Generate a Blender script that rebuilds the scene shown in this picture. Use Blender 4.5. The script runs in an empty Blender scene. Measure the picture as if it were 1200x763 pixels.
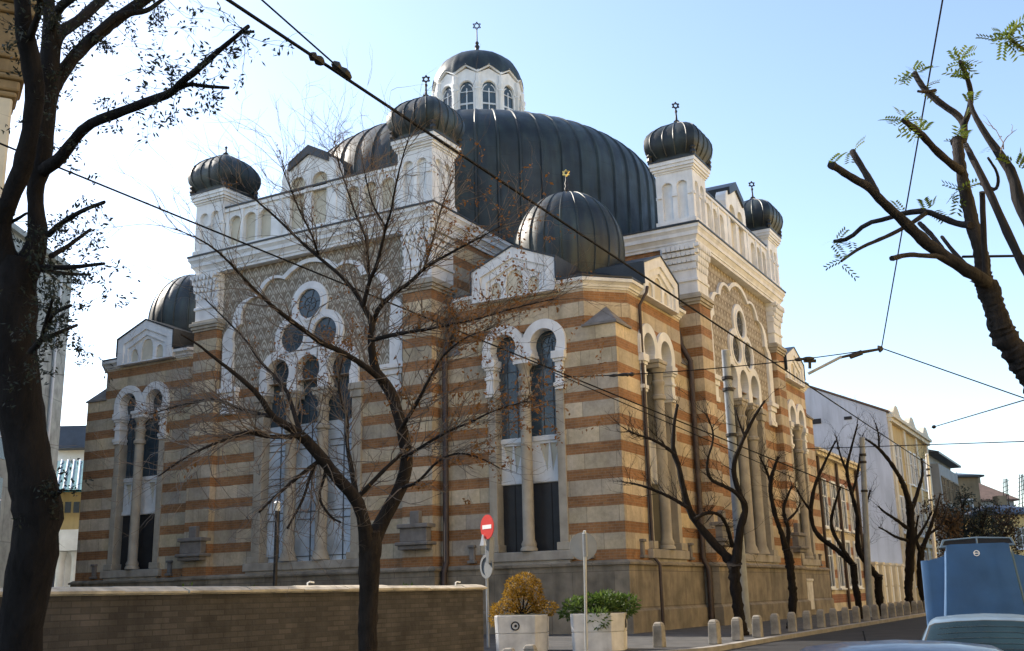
import bpy, bmesh, math, random
from mathutils import Vector, Matrix, Quaternion
from mathutils.geometry import tessellate_polygon
random.seed(7)
PI = math.pi
scene = bpy.context.scene
COL = scene.collection

# ------------------------------------------------------------------ camera
CAM = Vector((27.3597, -45.8392, 1.5))
FPX = 1256.59
YAW, PITCH, ROLL = 0.50899, 0.24671, -0.02372
CF = Vector((-math.sin(YAW)*math.cos(PITCH), math.cos(YAW)*math.cos(PITCH), math.sin(PITCH)))
_r = Vector((math.cos(YAW), math.sin(YAW), 0)); _u = _r.cross(CF)
CR = _r*math.cos(ROLL) + _u*math.sin(ROLL)
CU = _u*math.cos(ROLL) - _r*math.sin(ROLL)
cam = bpy.data.cameras.new('camera'); camo = bpy.data.objects.new('camera', cam); COL.objects.link(camo)
M = Matrix((CR, CU, -CF)).transposed().to_4x4(); M.translation = CAM
camo.matrix_world = M
cam.sensor_width = 36; cam.lens = 36*FPX/1200; cam.clip_start = 0.1; cam.clip_end = 3000
scene.camera = camo
def at(u, v, w):            # survey helper: photo pixel + distance in metres -> place in the world
    return CAM + (CF + CR*((u-600)/FPX) - CU*((v-381.5)/FPX))*w
def dist(p): return (Vector(p)-CAM).dot(CF)

# ------------------------------------------------------------------ node helpers
class NB:
    def __init__(s, name):
        s.m = bpy.data.materials.new(name); s.m.use_nodes = True
        s.t = s.m.node_tree; s.n = s.t.nodes; s.l = s.t.links
        s.b = s.n['Principled BSDF']
        s.tc = s.n.new('ShaderNodeTexCoord')
    def put(s, sock, v):
        if hasattr(v, 'links') or isinstance(v, bpy.types.NodeSocket): s.l.new(v, sock)
        else:
            if isinstance(v, (tuple, list)) and len(v) == 3 and sock.type == 'RGBA': v = tuple(v)+(1,)
            sock.default_value = v
    def math(s, op, a, b=0.0, c=None):
        n = s.n.new('ShaderNodeMath'); n.operation = op; s.put(n.inputs[0], a); s.put(n.inputs[1], b)
        if c is not None: s.put(n.inputs[2], c)
        return n.outputs[0]
    def mix(s, f, a, b, mode='MIX'):
        n = s.n.new('ShaderNodeMix'); n.data_type = 'RGBA'; n.blend_type = mode
        s.put(n.inputs[0], f); s.put(n.inputs[6], a); s.put(n.inputs[7], b); return n.outputs[2]
    def noise(s, scale, detail=4, vec=None, rough=.55):
        n = s.n.new('ShaderNodeTexNoise'); n.inputs['Scale'].default_value = scale; n.inputs['Detail'].default_value = detail
        n.inputs['Roughness'].default_value = rough
        s.l.new(vec if vec is not None else s.tc.outputs['Object'], n.inputs['Vector']); return n.outputs[0]
    def ramp(s, f, lo, hi, a=0.0, b=1.0):
        n = s.n.new('ShaderNodeMapRange'); s.put(n.inputs[0], f); n.inputs[1].default_value = lo; n.inputs[2].default_value = hi
        n.inputs[3].default_value = a; n.inputs[4].default_value = b; return n.outputs[0]
    def scl(s, x, y, z, vec=None):
        n = s.n.new('ShaderNodeMapping'); n.inputs['Scale'].default_value = (x, y, z)
        s.l.new(vec if vec is not None else s.tc.outputs['Object'], n.inputs['Vector']); return n.outputs[0]
    def sep(s, v):
        n = s.n.new('ShaderNodeSeparateXYZ'); s.l.new(v, n.inputs[0]); return n.outputs
    def comb(s, x, y, z=0.0):
        n = s.n.new('ShaderNodeCombineXYZ'); s.put(n.inputs[0], x); s.put(n.inputs[1], y); s.put(n.inputs[2], z); return n.outputs[0]
    def uz(s):               # wall coordinates: along the wall, up
        x, y, z = s.sep(s.tc.outputs['Object']); nx, ny, nz = s.sep(s.tc.outputs['Normal'])
        k = s.math('GREATER_THAN', s.math('ABSOLUTE', nx), s.math('ABSOLUTE', ny))
        u = s.math('ADD', s.math('MULTIPLY', y, k), s.math('MULTIPLY', x, s.math('SUBTRACT', 1.0, k)))
        return u, z
    def brick(s, vec, w, h, c1, c2, cm, mort=.012, off=.5, bias=0):
        n = s.n.new('ShaderNodeTexBrick'); n.inputs['Scale'].default_value = 1; n.offset = off
        n.inputs['Brick Width'].default_value = w; n.inputs['Row Height'].default_value = h
        n.inputs['Mortar Size'].default_value = mort; n.inputs['Mortar Smooth'].default_value = .2; n.inputs['Bias'].default_value = bias
        s.l.new(vec, n.inputs['Vector']); s.put(n.inputs['Color1'], c1); s.put(n.inputs['Color2'], c2); s.put(n.inputs['Mortar'], cm)
        return n.outputs[0], n.outputs[1]
    def bump(s, h, strength=.3, d=.02):
        n = s.n.new('ShaderNodeBump'); n.inputs['Strength'].default_value = strength; n.inputs['Distance'].default_value = d
        s.l.new(h, n.inputs['Height']); s.l.new(n.outputs[0], s.b.inputs['Normal'])
    def out(s, col, rough=.8, metal=0.0, spec=None):
        s.put(s.b.inputs['Base Color'], col); s.put(s.b.inputs['Roughness'], rough); s.put(s.b.inputs['Metallic'], metal)
        if spec is not None: s.b.inputs['Specular IOR Level'].default_value = spec
        return s.m

def simple(name, c, var=.25, scale=2.0, rough=.8, metal=0.0, bump=.15, streak=0.0, spec=None):
    b = NB(name)
    f = b.ramp(b.noise(scale, 6), .3, .7, 1-var, 1+var*.6)
    col = b.mix(1.0, c, b.comb(f, f, f), 'MULTIPLY')
    if streak:
        g = b.ramp(b.noise(1.0, 5, b.scl(2.2, 2.2, .22)), .45, .75, 1.0, 1-streak)
        col = b.mix(1.0, col, b.comb(g, g, g), 'MULTIPLY')
    if bump: b.bump(b.noise(scale*12, 5), bump, .01)
    return b.out(col, rough, metal, spec)

def striped(name, cream, cream2, red, red2, z0=2.9, per=.886, frac=.59):
    b = NB(name); u, z = b.uz()
    zz = b.math('ADD', z, -z0+per*20)
    f = b.math('FRACT', b.math('DIVIDE', zz, per))
    isred = b.math('GREATER_THAN', b.math('ADD', f, b.ramp(b.noise(3), 0, 1, -.012, .012)), frac)
    st, sm = b.brick(b.comb(u, zz), 1.18, per, cream, cream2, (.25, .22, .18), .010)
    rd, rm = b.brick(b.comb(u, zz), .27, per*.1025, red, red2, (.32, .215, .13), .009)
    tint = b.ramp(b.noise(.45, 3), .4, .62, 0, 1)
    st = b.mix(1.0, st, b.mix(tint, (1.0, .96, .94), (1.02, .95, .80)), 'MULTIPLY')
    big = b.ramp(b.noise(.7, 7, None, .65), .33, .68, .66, 1.16)
    col = b.mix(isred, st, rd)
    col = b.mix(1.0, col, b.comb(big, big, b.math('MULTIPLY', big, .97)), 'MULTIPLY')
    g = b.ramp(b.noise(1.0, 8, b.scl(2.3, 2.3, .14), .62), -.0+.52, .80, 1.0, .66)
    col = b.mix(1.0, col, b.comb(g, g, g), 'MULTIPLY')
    fine = b.ramp(b.noise(9, 7, None, .7), .25, .75, .78, 1.16)
    col = b.mix(1.0, col, b.comb(fine, fine, fine), 'MULTIPLY')
    b.bump(b.noise(25, 4), .35, .012)
    return b.out(col, .9)

def diaper(name):
    b = NB(name); u, z = b.uz()
    ph, pw = .46, .40
    row = b.math('FLOOR', b.math('DIVIDE', z, ph))
    sh = b.math('MULTIPLY', b.math('MODULO', row, 2.0), .5)
    fu = b.math('SUBTRACT', b.math('FRACT', b.math('ADD', b.math('DIVIDE', b.math('ADD', u, 40.0), pw), sh)), .5)
    fz = b.math('FRACT', b.math('DIVIDE', z, ph))
    au = b.math('ABSOLUTE', fu)
    # pointed arch outline in each cell
    e = b.math('ADD', b.math('MULTIPLY', b.math('POWER', b.math('MULTIPLY', au, 2.0), 1.6), .8), fz)
    l1 = b.math('LESS_THAN', b.math('ABSOLUTE', b.math('SUBTRACT', e, .86)), .10)
    l2 = b.math('LESS_THAN', b.math('ABSOLUTE', b.math('SUBTRACT', e, .42)), .09)
    l3 = b.math('LESS_THAN', au, .07)
    m = b.math('MINIMUM', 1.0, b.math('ADD', l1, b.math('ADD', l2, b.math('MULTIPLY', l3, b.math('LESS_THAN', e, .42)))))
    n = b.ramp(b.noise(1.3, 5), .3, .7, .75, 1.1)
    col = b.mix(m, (.25, .205, .15), (.52, .475, .39))
    col = b.mix(1.0, col, b.comb(n, n, n), 'MULTIPLY')
    b.bump(m, .6, .03)
    return b.out(col, .9)

def glass(name, c, rough=.12):
    b = NB(name)
    f = b.ramp(b.noise(1.1, 3), .3, .7, .6, 1.25)
    b.bump(b.noise(.8, 2), .10, .05)
    return b.out(b.mix(1.0, c, b.comb(f, f, f), 'MULTIPLY'), rough, 0, .5)

def bark(name, c, scale=9):
    b = NB(name)
    h = b.noise(scale, 8, b.scl(1, 1, .22), .7)
    f = b.ramp(h, .3, .72, .45, 1.5)
    col = b.mix(1.0, c, b.comb(f, f, f), 'MULTIPLY')
    b.bump(h, 1.0, .06)
    return b.out(col, .92, 0, .2)

def leafmat(name, c1, c2):
    b = NB(name)
    oi = b.n.new('ShaderNodeNewGeometry')
    col = b.mix(oi.outputs['Random Per Island'], c1, c2)
    b.out(col, .6, 0, .3)
    tr = b.n.new('ShaderNodeBsdfTranslucent'); b.l.new(col, tr.inputs[0])
    ms = b.n.new('ShaderNodeMixShader'); ms.inputs[0].default_value = .4
    b.l.new(b.b.outputs[0], ms.inputs[1]); b.l.new(tr.outputs[0], ms.inputs[2])
    b.l.new(ms.outputs[0], b.n['Material Output'].inputs[0])
    return b.m

def bricked(name, c1, c2, cm, w, h, mort=.015, rough=.9, streak=.35):
    b = NB(name); u, z = b.uz()
    col, f = b.brick(b.comb(u, b.math('ADD', z, 50.0)), w, h, c1, c2, cm, mort)
    n = b.ramp(b.noise(1.7, 6), .3, .7, .6, 1.2)
    col = b.mix(1.0, col, b.comb(n, n, n), 'MULTIPLY')
    g = b.ramp(b.noise(1.0, 6, b.scl(1.5, 1.5, .2)), .5, .75, 1.0, 1-streak)
    col = b.mix(1.0, col, b.comb(g, g, g), 'MULTIPLY')
    b.bump(b.math('SUBTRACT', b.noise(20, 4), b.math('MULTIPLY', f, .8)), .5, .015)
    return b.out(col, rough)

MT = {}
MT['stripe'] = striped('striped stone', (.62, .53, .40), (.41, .375, .325), (.37, .175, .068), (.27, .125, .052))
MT['plinth'] = bricked('plinth stone', (.29, .245, .18), (.22, .19, .145), (.13, .11, .085), 1.5, 1.16, .010, .9, .5)
MT['white'] = simple('white plaster', (.77, .765, .75), .14, 1.6, .85, streak=.2)
MT['cream'] = simple('cream plaster', (.60, .54, .42), .15, 1.6, .85, streak=.1)
MT['stone'] = simple('beige column stone', (.42, .375, .30), .22, 2.2, .85, streak=.3)
MT['sill'] = simple('sill stone', (.38, .345, .29), .25, 2.0, .88, streak=.3)
MT['grey_stone'] = simple('weathered grey stone', (.20, .185, .17), .3, 3, .9)
def domesheet():
    b = NB('dark dome sheet'); x, y, z = b.sep(b.tc.outputs['Object'])
    zz = b.math('ADD', z, b.math('MULTIPLY', b.math('FLOOR', b.math('MULTIPLY', b.math('ARCTAN2', y, x), 9.55)), .37))
    f = b.math('FRACT', b.math('DIVIDE', b.math('ADD', zz, 60.0), 1.1))
    seam = b.math('LESS_THAN', f, .022)
    p = b.ramp(b.noise(.55, 5), .35, .68, .55, 1.45); q = b.ramp(b.noise(1.0, 6, b.scl(2.6, 2.6, .28)), .42, .72, 0, 1)
    col = b.mix(q, (.020, .026, .029), (.040, .054, .048))
    col = b.mix(1.0, col, b.comb(p, p, p), 'MULTIPLY'); col = b.mix(b.math('MULTIPLY', seam, .7), col, (.012, .014, .014))
    b.bump(b.math('ADD', b.noise(2.2, 4), b.math('MULTIPLY', seam, -.25)), .22, .06)
    return b.out(col, b.ramp(b.noise(1.4, 5), .3, .7, .38, .6), .15)
MT['metal'] = domesheet()
MT['roofm'] = simple('dark roof sheet', (.030, .033, .036), .4, 1.2, .45, .3, .05)
MT['iron'] = simple('dark iron', (.025, .022, .022), .3, 6, .5, .4, .1)
MT['pipe'] = simple('brown drainpipe', (.055, .038, .034), .35, 3, .55, .2, .1)
MT['gold'] = simple('gilded finial', (.80, .56, .18), .1, 5, .3, .9, 0)
MT['diaper'] = diaper('diaper stucco')
MT['dark_glass'] = glass('dark window glass', (.025, .032, .038), .18)
MT['blue_glass'] = glass('bluish leaded glass', (.05, .075, .095), .2)
MT['low_glass'] = simple('dark shuttered pane', (.022, .022, .024), .3, 3, .5, 0, .05)
MT['pale_glass'] = glass('pale frosted glass', (.52, .58, .64), .35)
MT['dull_glass'] = simple('dull dusty glass', (.075, .075, .072), .3, 2, .6, 0, .05, spec=.2)
MT['lead'] = simple('lead glazing bars', (.10, .105, .11), .2, 5, .6, .3, 0)
MT['frame'] = simple('painted frame', (.66, .68, .70), .08, 4, .6, 0, 0)
MT['fence_wall'] = bricked('old wall stone', (.090, .080, .072), (.052, .047, .043), (.052, .048, .045), .29, .078, .009, .95, .6)
MT['coping'] = simple('pale coping', (.50, .45, .36), .35, 4, .9, 0, .4, streak=.3)
MT['bark'] = bark('dark bark', (.016, .013, .012))
MT['bark_pale'] = bark('brown bark', (.032, .024, .019), 12)
MT['bark_right'] = bark('grey brown bark', (.036, .031, .029), 10)
MT['twig'] = simple('twig bark', (.15, .112, .085), .3, 5, .8, 0, 0, spec=.5)
MT['leaf_dry'] = leafmat('dry orange leaves', (.30, .12, .025), (.19, .09, .03))
MT['leaf_brown'] = leafmat('brown leaves', (.12, .065, .025), (.07, .05, .03))
MT['leaf_green'] = leafmat('young green leaves', (.16, .20, .03), (.07, .12, .03))
MT['leaf_dark'] = leafmat('dark small leaves', (.022, .028, .02), (.04, .045, .03))
MT['leaf_gold'] = leafmat('golden conifer foliage', (.38, .22, .025), (.20, .12, .02))
MT['leaf_bush'] = leafmat('green bush foliage', (.05, .10, .02), (.10, .15, .03))
MT['concrete'] = simple('planter concrete', (.66, .64, .61), .22, 3, .9, streak=.35)
MT['bollard'] = simple('bollard concrete', (.27, .25, .215), .4, 4, .9, 0, .25)
MT['pole'] = simple('grey pole paint', (.33, .35, .37), .25, 3, .6, .1, .1)
MT['pale_pole'] = simple('pale metal pole', (.60, .60, .57), .2, 4, .5, .2, .05)
MT['sign_red'] = simple('sign red', (.55, .03, .025), .05, 3, .45, 0, 0)
MT['sign_white'] = simple('sign white', (.80, .80, .78), .05, 3, .5, 0, 0)
MT['sign_back'] = simple('sign back aluminium', (.25, .26, .265), .12, 3, .5, .3, 0)
MT['wire'] = simple('overhead wire', (.012, .012, .014), .1, 3, .8, 0, 0, spec=.1)
MT['asphalt'] = simple('asphalt', (.030, .031, .034), .3, 1.2, .95, 0, .3, spec=.15)
MT['soil'] = simple('yard soil and grass', (.085, .085, .055), .4, 2, .95, 0, .4)
MT['kerb'] = simple('kerb stone', (.26, .25, .235), .25, 3, .9, 0, .2)
def paving():
    b = NB('paving slabs')
    x, y, z = b.sep(b.tc.outputs['Object'])
    col, f = b.brick(b.comb(x, y), .5, .5, (.10, .10, .10), (.075, .076, .078), (.04, .04, .04), .012)
    n = b.ramp(b.noise(.8, 6), .3, .7, .75, 1.1)
    return b.out(b.mix(1.0, col, b.comb(n, n, n), 'MULTIPLY'), .92, 0, .2)
MT['paving'] = paving()
def carpaint(name, c):
    b = NB(name); b.b.inputs['Coat Weight'].default_value = .35; b.b.inputs['Coat Roughness'].default_value = .06
    n = b.ramp(b.noise(2.5, 5), .3, .7, .82, 1.1)
    r = b.ramp(b.noise(6, 5), .3, .7, .42, .62)
    return b.out(b.mix(1.0, c, b.comb(n, n, n), 'MULTIPLY'), r, .35, .4)
MT['paint_blue'] = carpaint('faded blue car paint', (.030, .085, .18))
MT['paint_silver'] = carpaint('silver blue car paint', (.13, .19, .25))
MT['paint_dark'] = carpaint('dark blue car paint', (.05, .085, .14))
MT['rubber'] = simple('tyre rubber', (.02, .02, .02), .2, 6, .85, 0, .1)
MT['alloy'] = simple('wheel alloy', (.45, .46, .47), .1, 4, .35, .8, 0)
MT['car_glass'] = simple('car glass', (.014, .030, .036), .5, .9, .08, 0, 0, spec=.22)
MT['lamp_red'] = simple('tail lamp red', (.35, .02, .02), .05, 5, .25, 0, 0)
MT['yellow_plaster'] = simple('yellow ochre plaster', (.52, .37, .16), .15, .6, .9, streak=.2)
MT['ochre'] = simple('sunny ochre plaster', (.80, .58, .25), .12, .5, .9, streak=.15)  # bright tone raised so the added terrace bounces more warm light
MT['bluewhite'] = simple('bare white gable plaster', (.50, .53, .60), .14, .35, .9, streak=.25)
MT['grey_plaster'] = simple('grey plaster', (.30, .30, .29), .15, .6, .9, streak=.2)
MT['palegrey'] = bricked('pale grey cladding', (.36, .39, .375), (.33, .36, .345), (.24, .26, .25), 6.0, 2.6, .03, .8, .15)
MT['tile'] = simple('roof tiles', (.14, .085, .06), .3, 2, .9)
MT['teal_glass'] = glass('teal roof glazing', (.03, .17, .16), .45)
MT['slate'] = simple('blue grey sheet roof', (.055, .07, .10), .25, 1.2, .6, .2)
MT['brown_wall'] = simple('brown render', (.26, .20, .12), .3, .5, .9, streak=.25)
MT['annex'] = striped('annex stripes', (.58, .53, .44), (.50, .46, .38), (.28, .11, .06), (.22, .09, .05), 2.5, 1.35, .66)
MT['ornate'] = simple('aged ornate stone', (.23, .165, .085), .4, 2, .9, streak=.3)

# ------------------------------------------------------------------ mesh helpers
def S(u, n, z): return (u, -n, z)         # wall frame: along, outward, up (south front)
class MB:
    def __init__(s): s.v = []; s.f = []
    def add(s, vs, fs):
        o = len(s.v); s.v += [tuple(p) for p in vs]; s.f += [tuple(i+o for i in f) for f in fs]; return s
    def box(s, x0, x1, y0, y1, z0, z1, fr=None):
        P = [(x0,y0,z0),(x1,y0,z0),(x1,y1,z0),(x0,y1,z0),(x0,y0,z1),(x1,y0,z1),(x1,y1,z1),(x0,y1,z1)]
        if fr: P = [fr(*p) for p in P]
        return s.add(P, [(0,3,2,1),(4,5,6,7),(0,1,5,4),(1,2,6,5),(2,3,7,6),(3,0,4,7)])
    def slab(s, outer, holes, n0, n1, fr=S):     # polygon with holes in the wall plane, from depth n0 to n1
        loops = [outer]+list(holes)
        tri = tessellate_polygon([[Vector((a, b, 0)) for a, b in L] for L in loops])
        flat = [p for L in loops for p in L]; N = len(flat)
        vs = [fr(a, n1, b) for a, b in flat]+[fr(a, n0, b) for a, b in flat]
        fs = [tuple(t) for t in tri]+[tuple(i+N for i in reversed(t)) for t in tri]
        o = 0
        for L in loops:
            k = len(L)
            for i in range(k):
                j = (i+1) % k; fs.append((o+i, o+j, o+j+N, o+i+N))
            o += k
        return s.add(vs, fs)
    def plan(s, poly, z0, z1, poly2=None):       # extruded plan polygon
        p2 = poly2 or poly; N = len(poly)
        tri = tessellate_polygon([[Vector((a, b, 0)) for a, b in poly]])
        vs = [(a, b, z0) for a, b in poly]+[(a, b, z1) for a, b in p2]
        fs = [tuple(t) for t in tri]+[tuple(i+N for i in t) for t in tri]+[(i, (i+1)%N, (i+1)%N+N, i+N) for i in range(N)]
        return s.add(vs, fs)
    def lathe(s, prof, seg, c=(0,0,0), shape=None, cap=True):
        vs = []; K = len(prof)
        for r, z in prof:
            for i in range(seg):
                a = 2*PI*i/seg; k = shape(a, r, z) if shape else 1
                vs.append((c[0]+r*k*math.cos(a), c[1]+r*k*math.sin(a), c[2]+z))
        fs = [(j*seg+i, j*seg+(i+1)%seg, (j+1)*seg+(i+1)%seg, (j+1)*seg+i) for j in range(K-1) for i in range(seg)]
        if cap: fs += [tuple(range(seg))[::-1], tuple((K-1)*seg+i for i in range(seg))]
        return s.add(vs, fs)
    def tube(s, pts, rad, seg=6, cap=True, jit=0.0):
        pts = [Vector(p) for p in pts]
        if not hasattr(rad, '__len__'): rad = [rad]*len(pts)
        vs = []; prev = None
        for i, p in enumerate(pts):
            d = (pts[min(i+1, len(pts)-1)]-pts[max(i-1, 0)])
            if d.length < 1e-9: d = Vector((0, 0, 1))
            d.normalize()
            a = prev - d*prev.dot(d) if prev is not None else d.orthogonal()
            if a.length < 1e-6: a = d.orthogonal()
            a.normalize(); prev = a; b = d.cross(a)
            for k in range(seg):
                t = 2*PI*k/seg; vs.append(p+(a*math.cos(t)+b*math.sin(t))*(rad[i]*(1+random.uniform(-jit, jit)) if jit else rad[i]))
        K = len(pts)
        fs = [(j*seg+i, j*seg+(i+1)%seg, (j+1)*seg+(i+1)%seg, (j+1)*seg+i) for j in range(K-1) for i in range(seg)]
        if cap: fs += [tuple(range(seg))[::-1], tuple((K-1)*seg+i for i in range(seg))]
        return s.add(vs, fs)
    def grid(s, P):          # P[i][j] points
        n, m = len(P), len(P[0])
        return s.add([q for r in P for q in r], [(i*m+j, i*m+j+1, (i+1)*m+j+1, (i+1)*m+j) for i in range(n-1) for j in range(m-1)])
    def build(s, name, mat, parent=None, smooth=None, recalc=True, bevel=0):
        me = bpy.data.meshes.new(name)
        me.from_pydata(s.v, [], s.f)
        if recalc:
            bm = bmesh.new(); bm.from_mesh(me); bmesh.ops.recalc_face_normals(bm, faces=bm.faces); bm.to_mesh(me); bm.free()
        me.materials.append(MT[mat])
        if smooth is not None:
            me.polygons.foreach_set('use_smooth', [True]*len(me.polygons))
            me.set_sharp_from_angle(angle=math.radians(smooth))
        o = bpy.data.objects.new(name, me); COL.objects.link(o)
        if parent: o.parent = parent
        if bevel:
            md = o.modifiers.new('bevel', 'BEVEL'); md.width = bevel; md.segments = 2; md.limit_method = 'ANGLE'
        return o
def tag(o, label, cat, group=None):
    o['label'] = label; o['category'] = cat
    if group: o['group'] = group
    return o
def structure(o): o['kind'] = 'structure'; return o
def thing(name, loc, label, cat, group=None, rz=0):
    o = bpy.data.objects.new(name, None); COL.objects.link(o); o.location = loc; o.rotation_euler = (0, 0, rz)
    o.empty_display_size = .3
    return tag(o, label, cat, group)
def place(o, root):          # mesh written in world coordinates, hung under a placed root
    o.parent = root; o.matrix_parent_inverse = (Matrix.Translation(root.location) @ Matrix.Rotation(root.rotation_euler.z, 4, 'Z')).inverted(); return o
def arc(cx, cz, r, a0, a1, n=14): # degrees
    return [(cx+r*math.cos(math.radians(a0+(a1-a0)*i/n)), cz+r*math.sin(math.radians(a0+(a1-a0)*i/n))) for i in range(n+1)]

# ================================================================== SYNAGOGUE
G0 = .25
A, B = 13.162, 13.42
syn = thing('synagogue', (0, 0, 0), 'large domed synagogue in striped cream and red stone with white towers and dark domes', 'building')
ROT = []           # (object, list of quarter turns)
def rep(o, turns):
    ROT.append((o, turns)); return o
FRONT = (1,)       # the second visible front
ALL = (1, 2, 3)
# ---- plinth
def plan(o):
    q = []
    for k in range(4):
        c, s_ = [(1,0),(0,1),(-1,0),(0,-1)][k]
        for x, y in ((-6.08-o, -A-o), (-6.08-o, -B-.33-o), (6.08+o, -B-.33-o), (6.08+o, -A-o), (A+o, -A-o)):
            q.append((x*c-y*s_, x*s_+y*c))
    return q
m = MB()
m.plan(plan(.22), -.2, .92); m.plan(plan(.22), .92, 1.0, plan(.13)); m.plan(plan(.12), 1.003, 2.40); m.plan(plan(.19), 2.402, 2.47); m.plan(plan(.19), 2.47, 2.56, plan(.05))
m.build('plinth', 'plinth', syn)

# ---- pavilion corner walls (one quarter = the near corner; copies turn with the fronts)
def winhole(c, dz=0):
    return [(c-1.5, 2.93), (c+1.5, 2.93), (c+1.5, 10.05)]+arc(c+.82, 10.1, .68, 0, 130, 10)+arc(c-.82, 10.1, .68, 50, 180, 10)+[(c-1.5, 10.05)]
def E_(u, n, z): return (n, u, z)          # east-front frame
m = MB()
m.slab([(6.0, 2.5), (12.0, 2.5), (12.0, 11.86), (6.9, 11.86), (6.9, 10.15), (6.0, 10.15)], [winhole(9.6)], A-.62, A)
m.slab([(-12.0, 2.5), (-6.0, 2.5), (-6.0, 10.15), (-6.9, 10.15), (-6.9, 11.86), (-12.0, 11.86)], [winhole(-9.6)], A-.62, A, E_)
m.plan([(6.898, -A), (6.0, -A+.9), (6.898, -A+.9)], 10.152, 11.86)
m.plan([(A, -6.898), (A-.9, -6.0), (A-.9, -6.898)], 10.152, 11.86)
m.box(7.9, 11.3, A-.9, A-.64, 2.6, 11.2, S); m.box(-11.3, -7.9, A-.9, A-.64, 2.6, 11.2, E_)
m.plan([(12.0, -A), (A, -A), (A, -12.0), (12.0, -12.0)], 2.5, 10.55)
m.plan([(12.0, -A), (A, -12.0), (12.0, -12.0)], 10.55, 11.86)
rep(m.build('pavilion_wall', 'stripe', syn), ALL)
m = MB()
o = .045
m.add([(11.98, -A-o, 10.55), (A+o, -A-o, 10.55), (A+o, -11.98, 10.55), (12.57, -12.57, 11.25), (11.98,-11.98,10.55)], [(0,1,3),(1,2,3),(2,4,3),(4,0,3),(0,4,2,1)])
m.plan([(11.9, -A-.07), (A+.07, -A-.07), (A+.07, -11.9), (11.9, -11.9)], 10.47, 10.549)
rep(m.build('chamfer_stop', 'grey_stone', syn), ALL)
for pl_ in ([(6.05, -A-.04), (6.98, -A-.04), (6.05, -A+.9)], [(A+.04, -6.05), (A+.04, -6.98), (A-.9, -6.05)]):
    k_ = (6.5, -A+.42) if pl_[0][0] < 7 else (A-.42, -6.5)
    m = MB(); m.add([(x, y, 10.12) for x, y in pl_]+[(k_[0], k_[1], 10.85)], [(0,1,2),(0,1,3),(1,2,3),(2,0,3)])
    rep(m.build('chamfer_stop', 'grey_stone', syn), ALL)
def pavplan(o):
    return [(6.0, -A+.9-o), (6.9-o*.42, -A-o), (7.66, -A-o), (7.66, -A+.15), (11.04, -A+.15), (11.04, -A-o), (12.0+o*.42, -A-o), (A+o, -12.0-o*.42), (A+o, -11.04), (A-.15, -11.04), (A-.15, -7.66), (A+o, -7.66), (A+o, -6.9+o*.42), (A-.9+o, -6.0), (6.0, -6.0)]
m = MB()
for z0, z1, a, b in ((11.862, 11.93, .03, .05), (11.93, 12.0, .10, .12), (12.0, 12.09, .12, .22), (12.09, 12.2, .26, .28), (12.2, 12.24, .28, .20)):
    m.plan(pavplan(a), z0, z1, pavplan(b))
rep(m.build('pavilion_cornice', 'white', syn), ALL)
# roof of the pavilion, drum and little dome
PD = 9.95
def octa(r, ph=PI/8): return [(PD+r*math.cos(ph+i*PI/4), -PD+r*math.sin(ph+i*PI/4)) for i in range(8)]
m = MB()
m.plan(pavplan(.26), 12.242, 12.30)
m.plan([(6.3,-A+.6),(12.0,-A+.3),(A-.3,-12.0),(A-.6,-6.3),(6.3,-6.3)], 12.30, 12.95, [(PD-2.2,-PD-2.1),(PD+1.0,-PD-2.1),(PD+2.1,-PD-1.0),(PD+2.1,-PD+2.2),(PD-2.2,-PD+2.2)])
m.plan(octa(2.05), 12.6, 13.3)
for fr, c in ((S, 9.35), (E_, -9.35)):
    gp = [(c-1.78, 12.3), (c+1.78, 12.3), (c+1.78, 13.14), (c, 13.84), (c-1.78, 13.14)]
    m.slab(gp, [], PD+1.2, A-.26, fr)
    m.slab([(c-1.78, 12.3), (c-1.725, 12.3), (c-1.725, 13.085), (c, 13.785), (c+1.725, 13.085), (c+1.725, 12.3), (c+1.78, 12.3), (c+1.78, 13.14), (c, 13.84), (c-1.78, 13.14)], [], A-.259, A+.34, fr)
rep(m.build('pavilion_roof', 'roofm', syn), ALL)
# gables
for fr, c, cs in ((S, 9.35, (1,)), (E_, -9.35, (1,))):
    m = MB(); d = A+.30
    outer = [(c-1.72, 11.9), (c+1.72, 11.9), (c+1.72, 13.08), (c, 13.78), (c-1.72, 13.08)]
    inner = [(c-1.36, 11.95), (c+1.36, 11.95), (c+1.36, 12.84), (c, 13.38), (c-1.36, 12.84)]
    m.slab(outer, [inner], A-.2, d)
    i2 = [(c-1.15, 11.96), (c+1.15, 11.96), (c+1.15, 12.62), (c, 13.12), (c-1.15, 12.62)]
    m.slab(inner, [i2], A-.2, d-.07)
    panel = i2
    holes = [[(c-.36, 12.0), (c+.36, 12.0), (c+.36, 12.55)]+arc(c, 12.62, .33, -10, 190, 12)+[(c-.36, 12.55)]]
    for s_ in (-.78, .78):
        holes.append([(c+s_-.22, 12.0), (c+s_+.22, 12.0), (c+s_+.22, 12.34)]+arc(c+s_, 12.38, .2, 0, 180, 8)+[(c+s_-.22, 12.34)])
    m.slab(panel, holes, A-.2, d-.15)
    if fr is E_: m.v = [(-y, x, z) for x, y, z in m.v]; 
    g = m.build('gable', 'white', syn)
    k = MB(); k.slab(i2, [], A-.25, d-.21)
    if fr is E_: k.v = [(-y, x, z) for x, y, z in k.v]
    kk = k.build('gable_panel', 'cream', g)
    rep(g, ALL)

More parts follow.
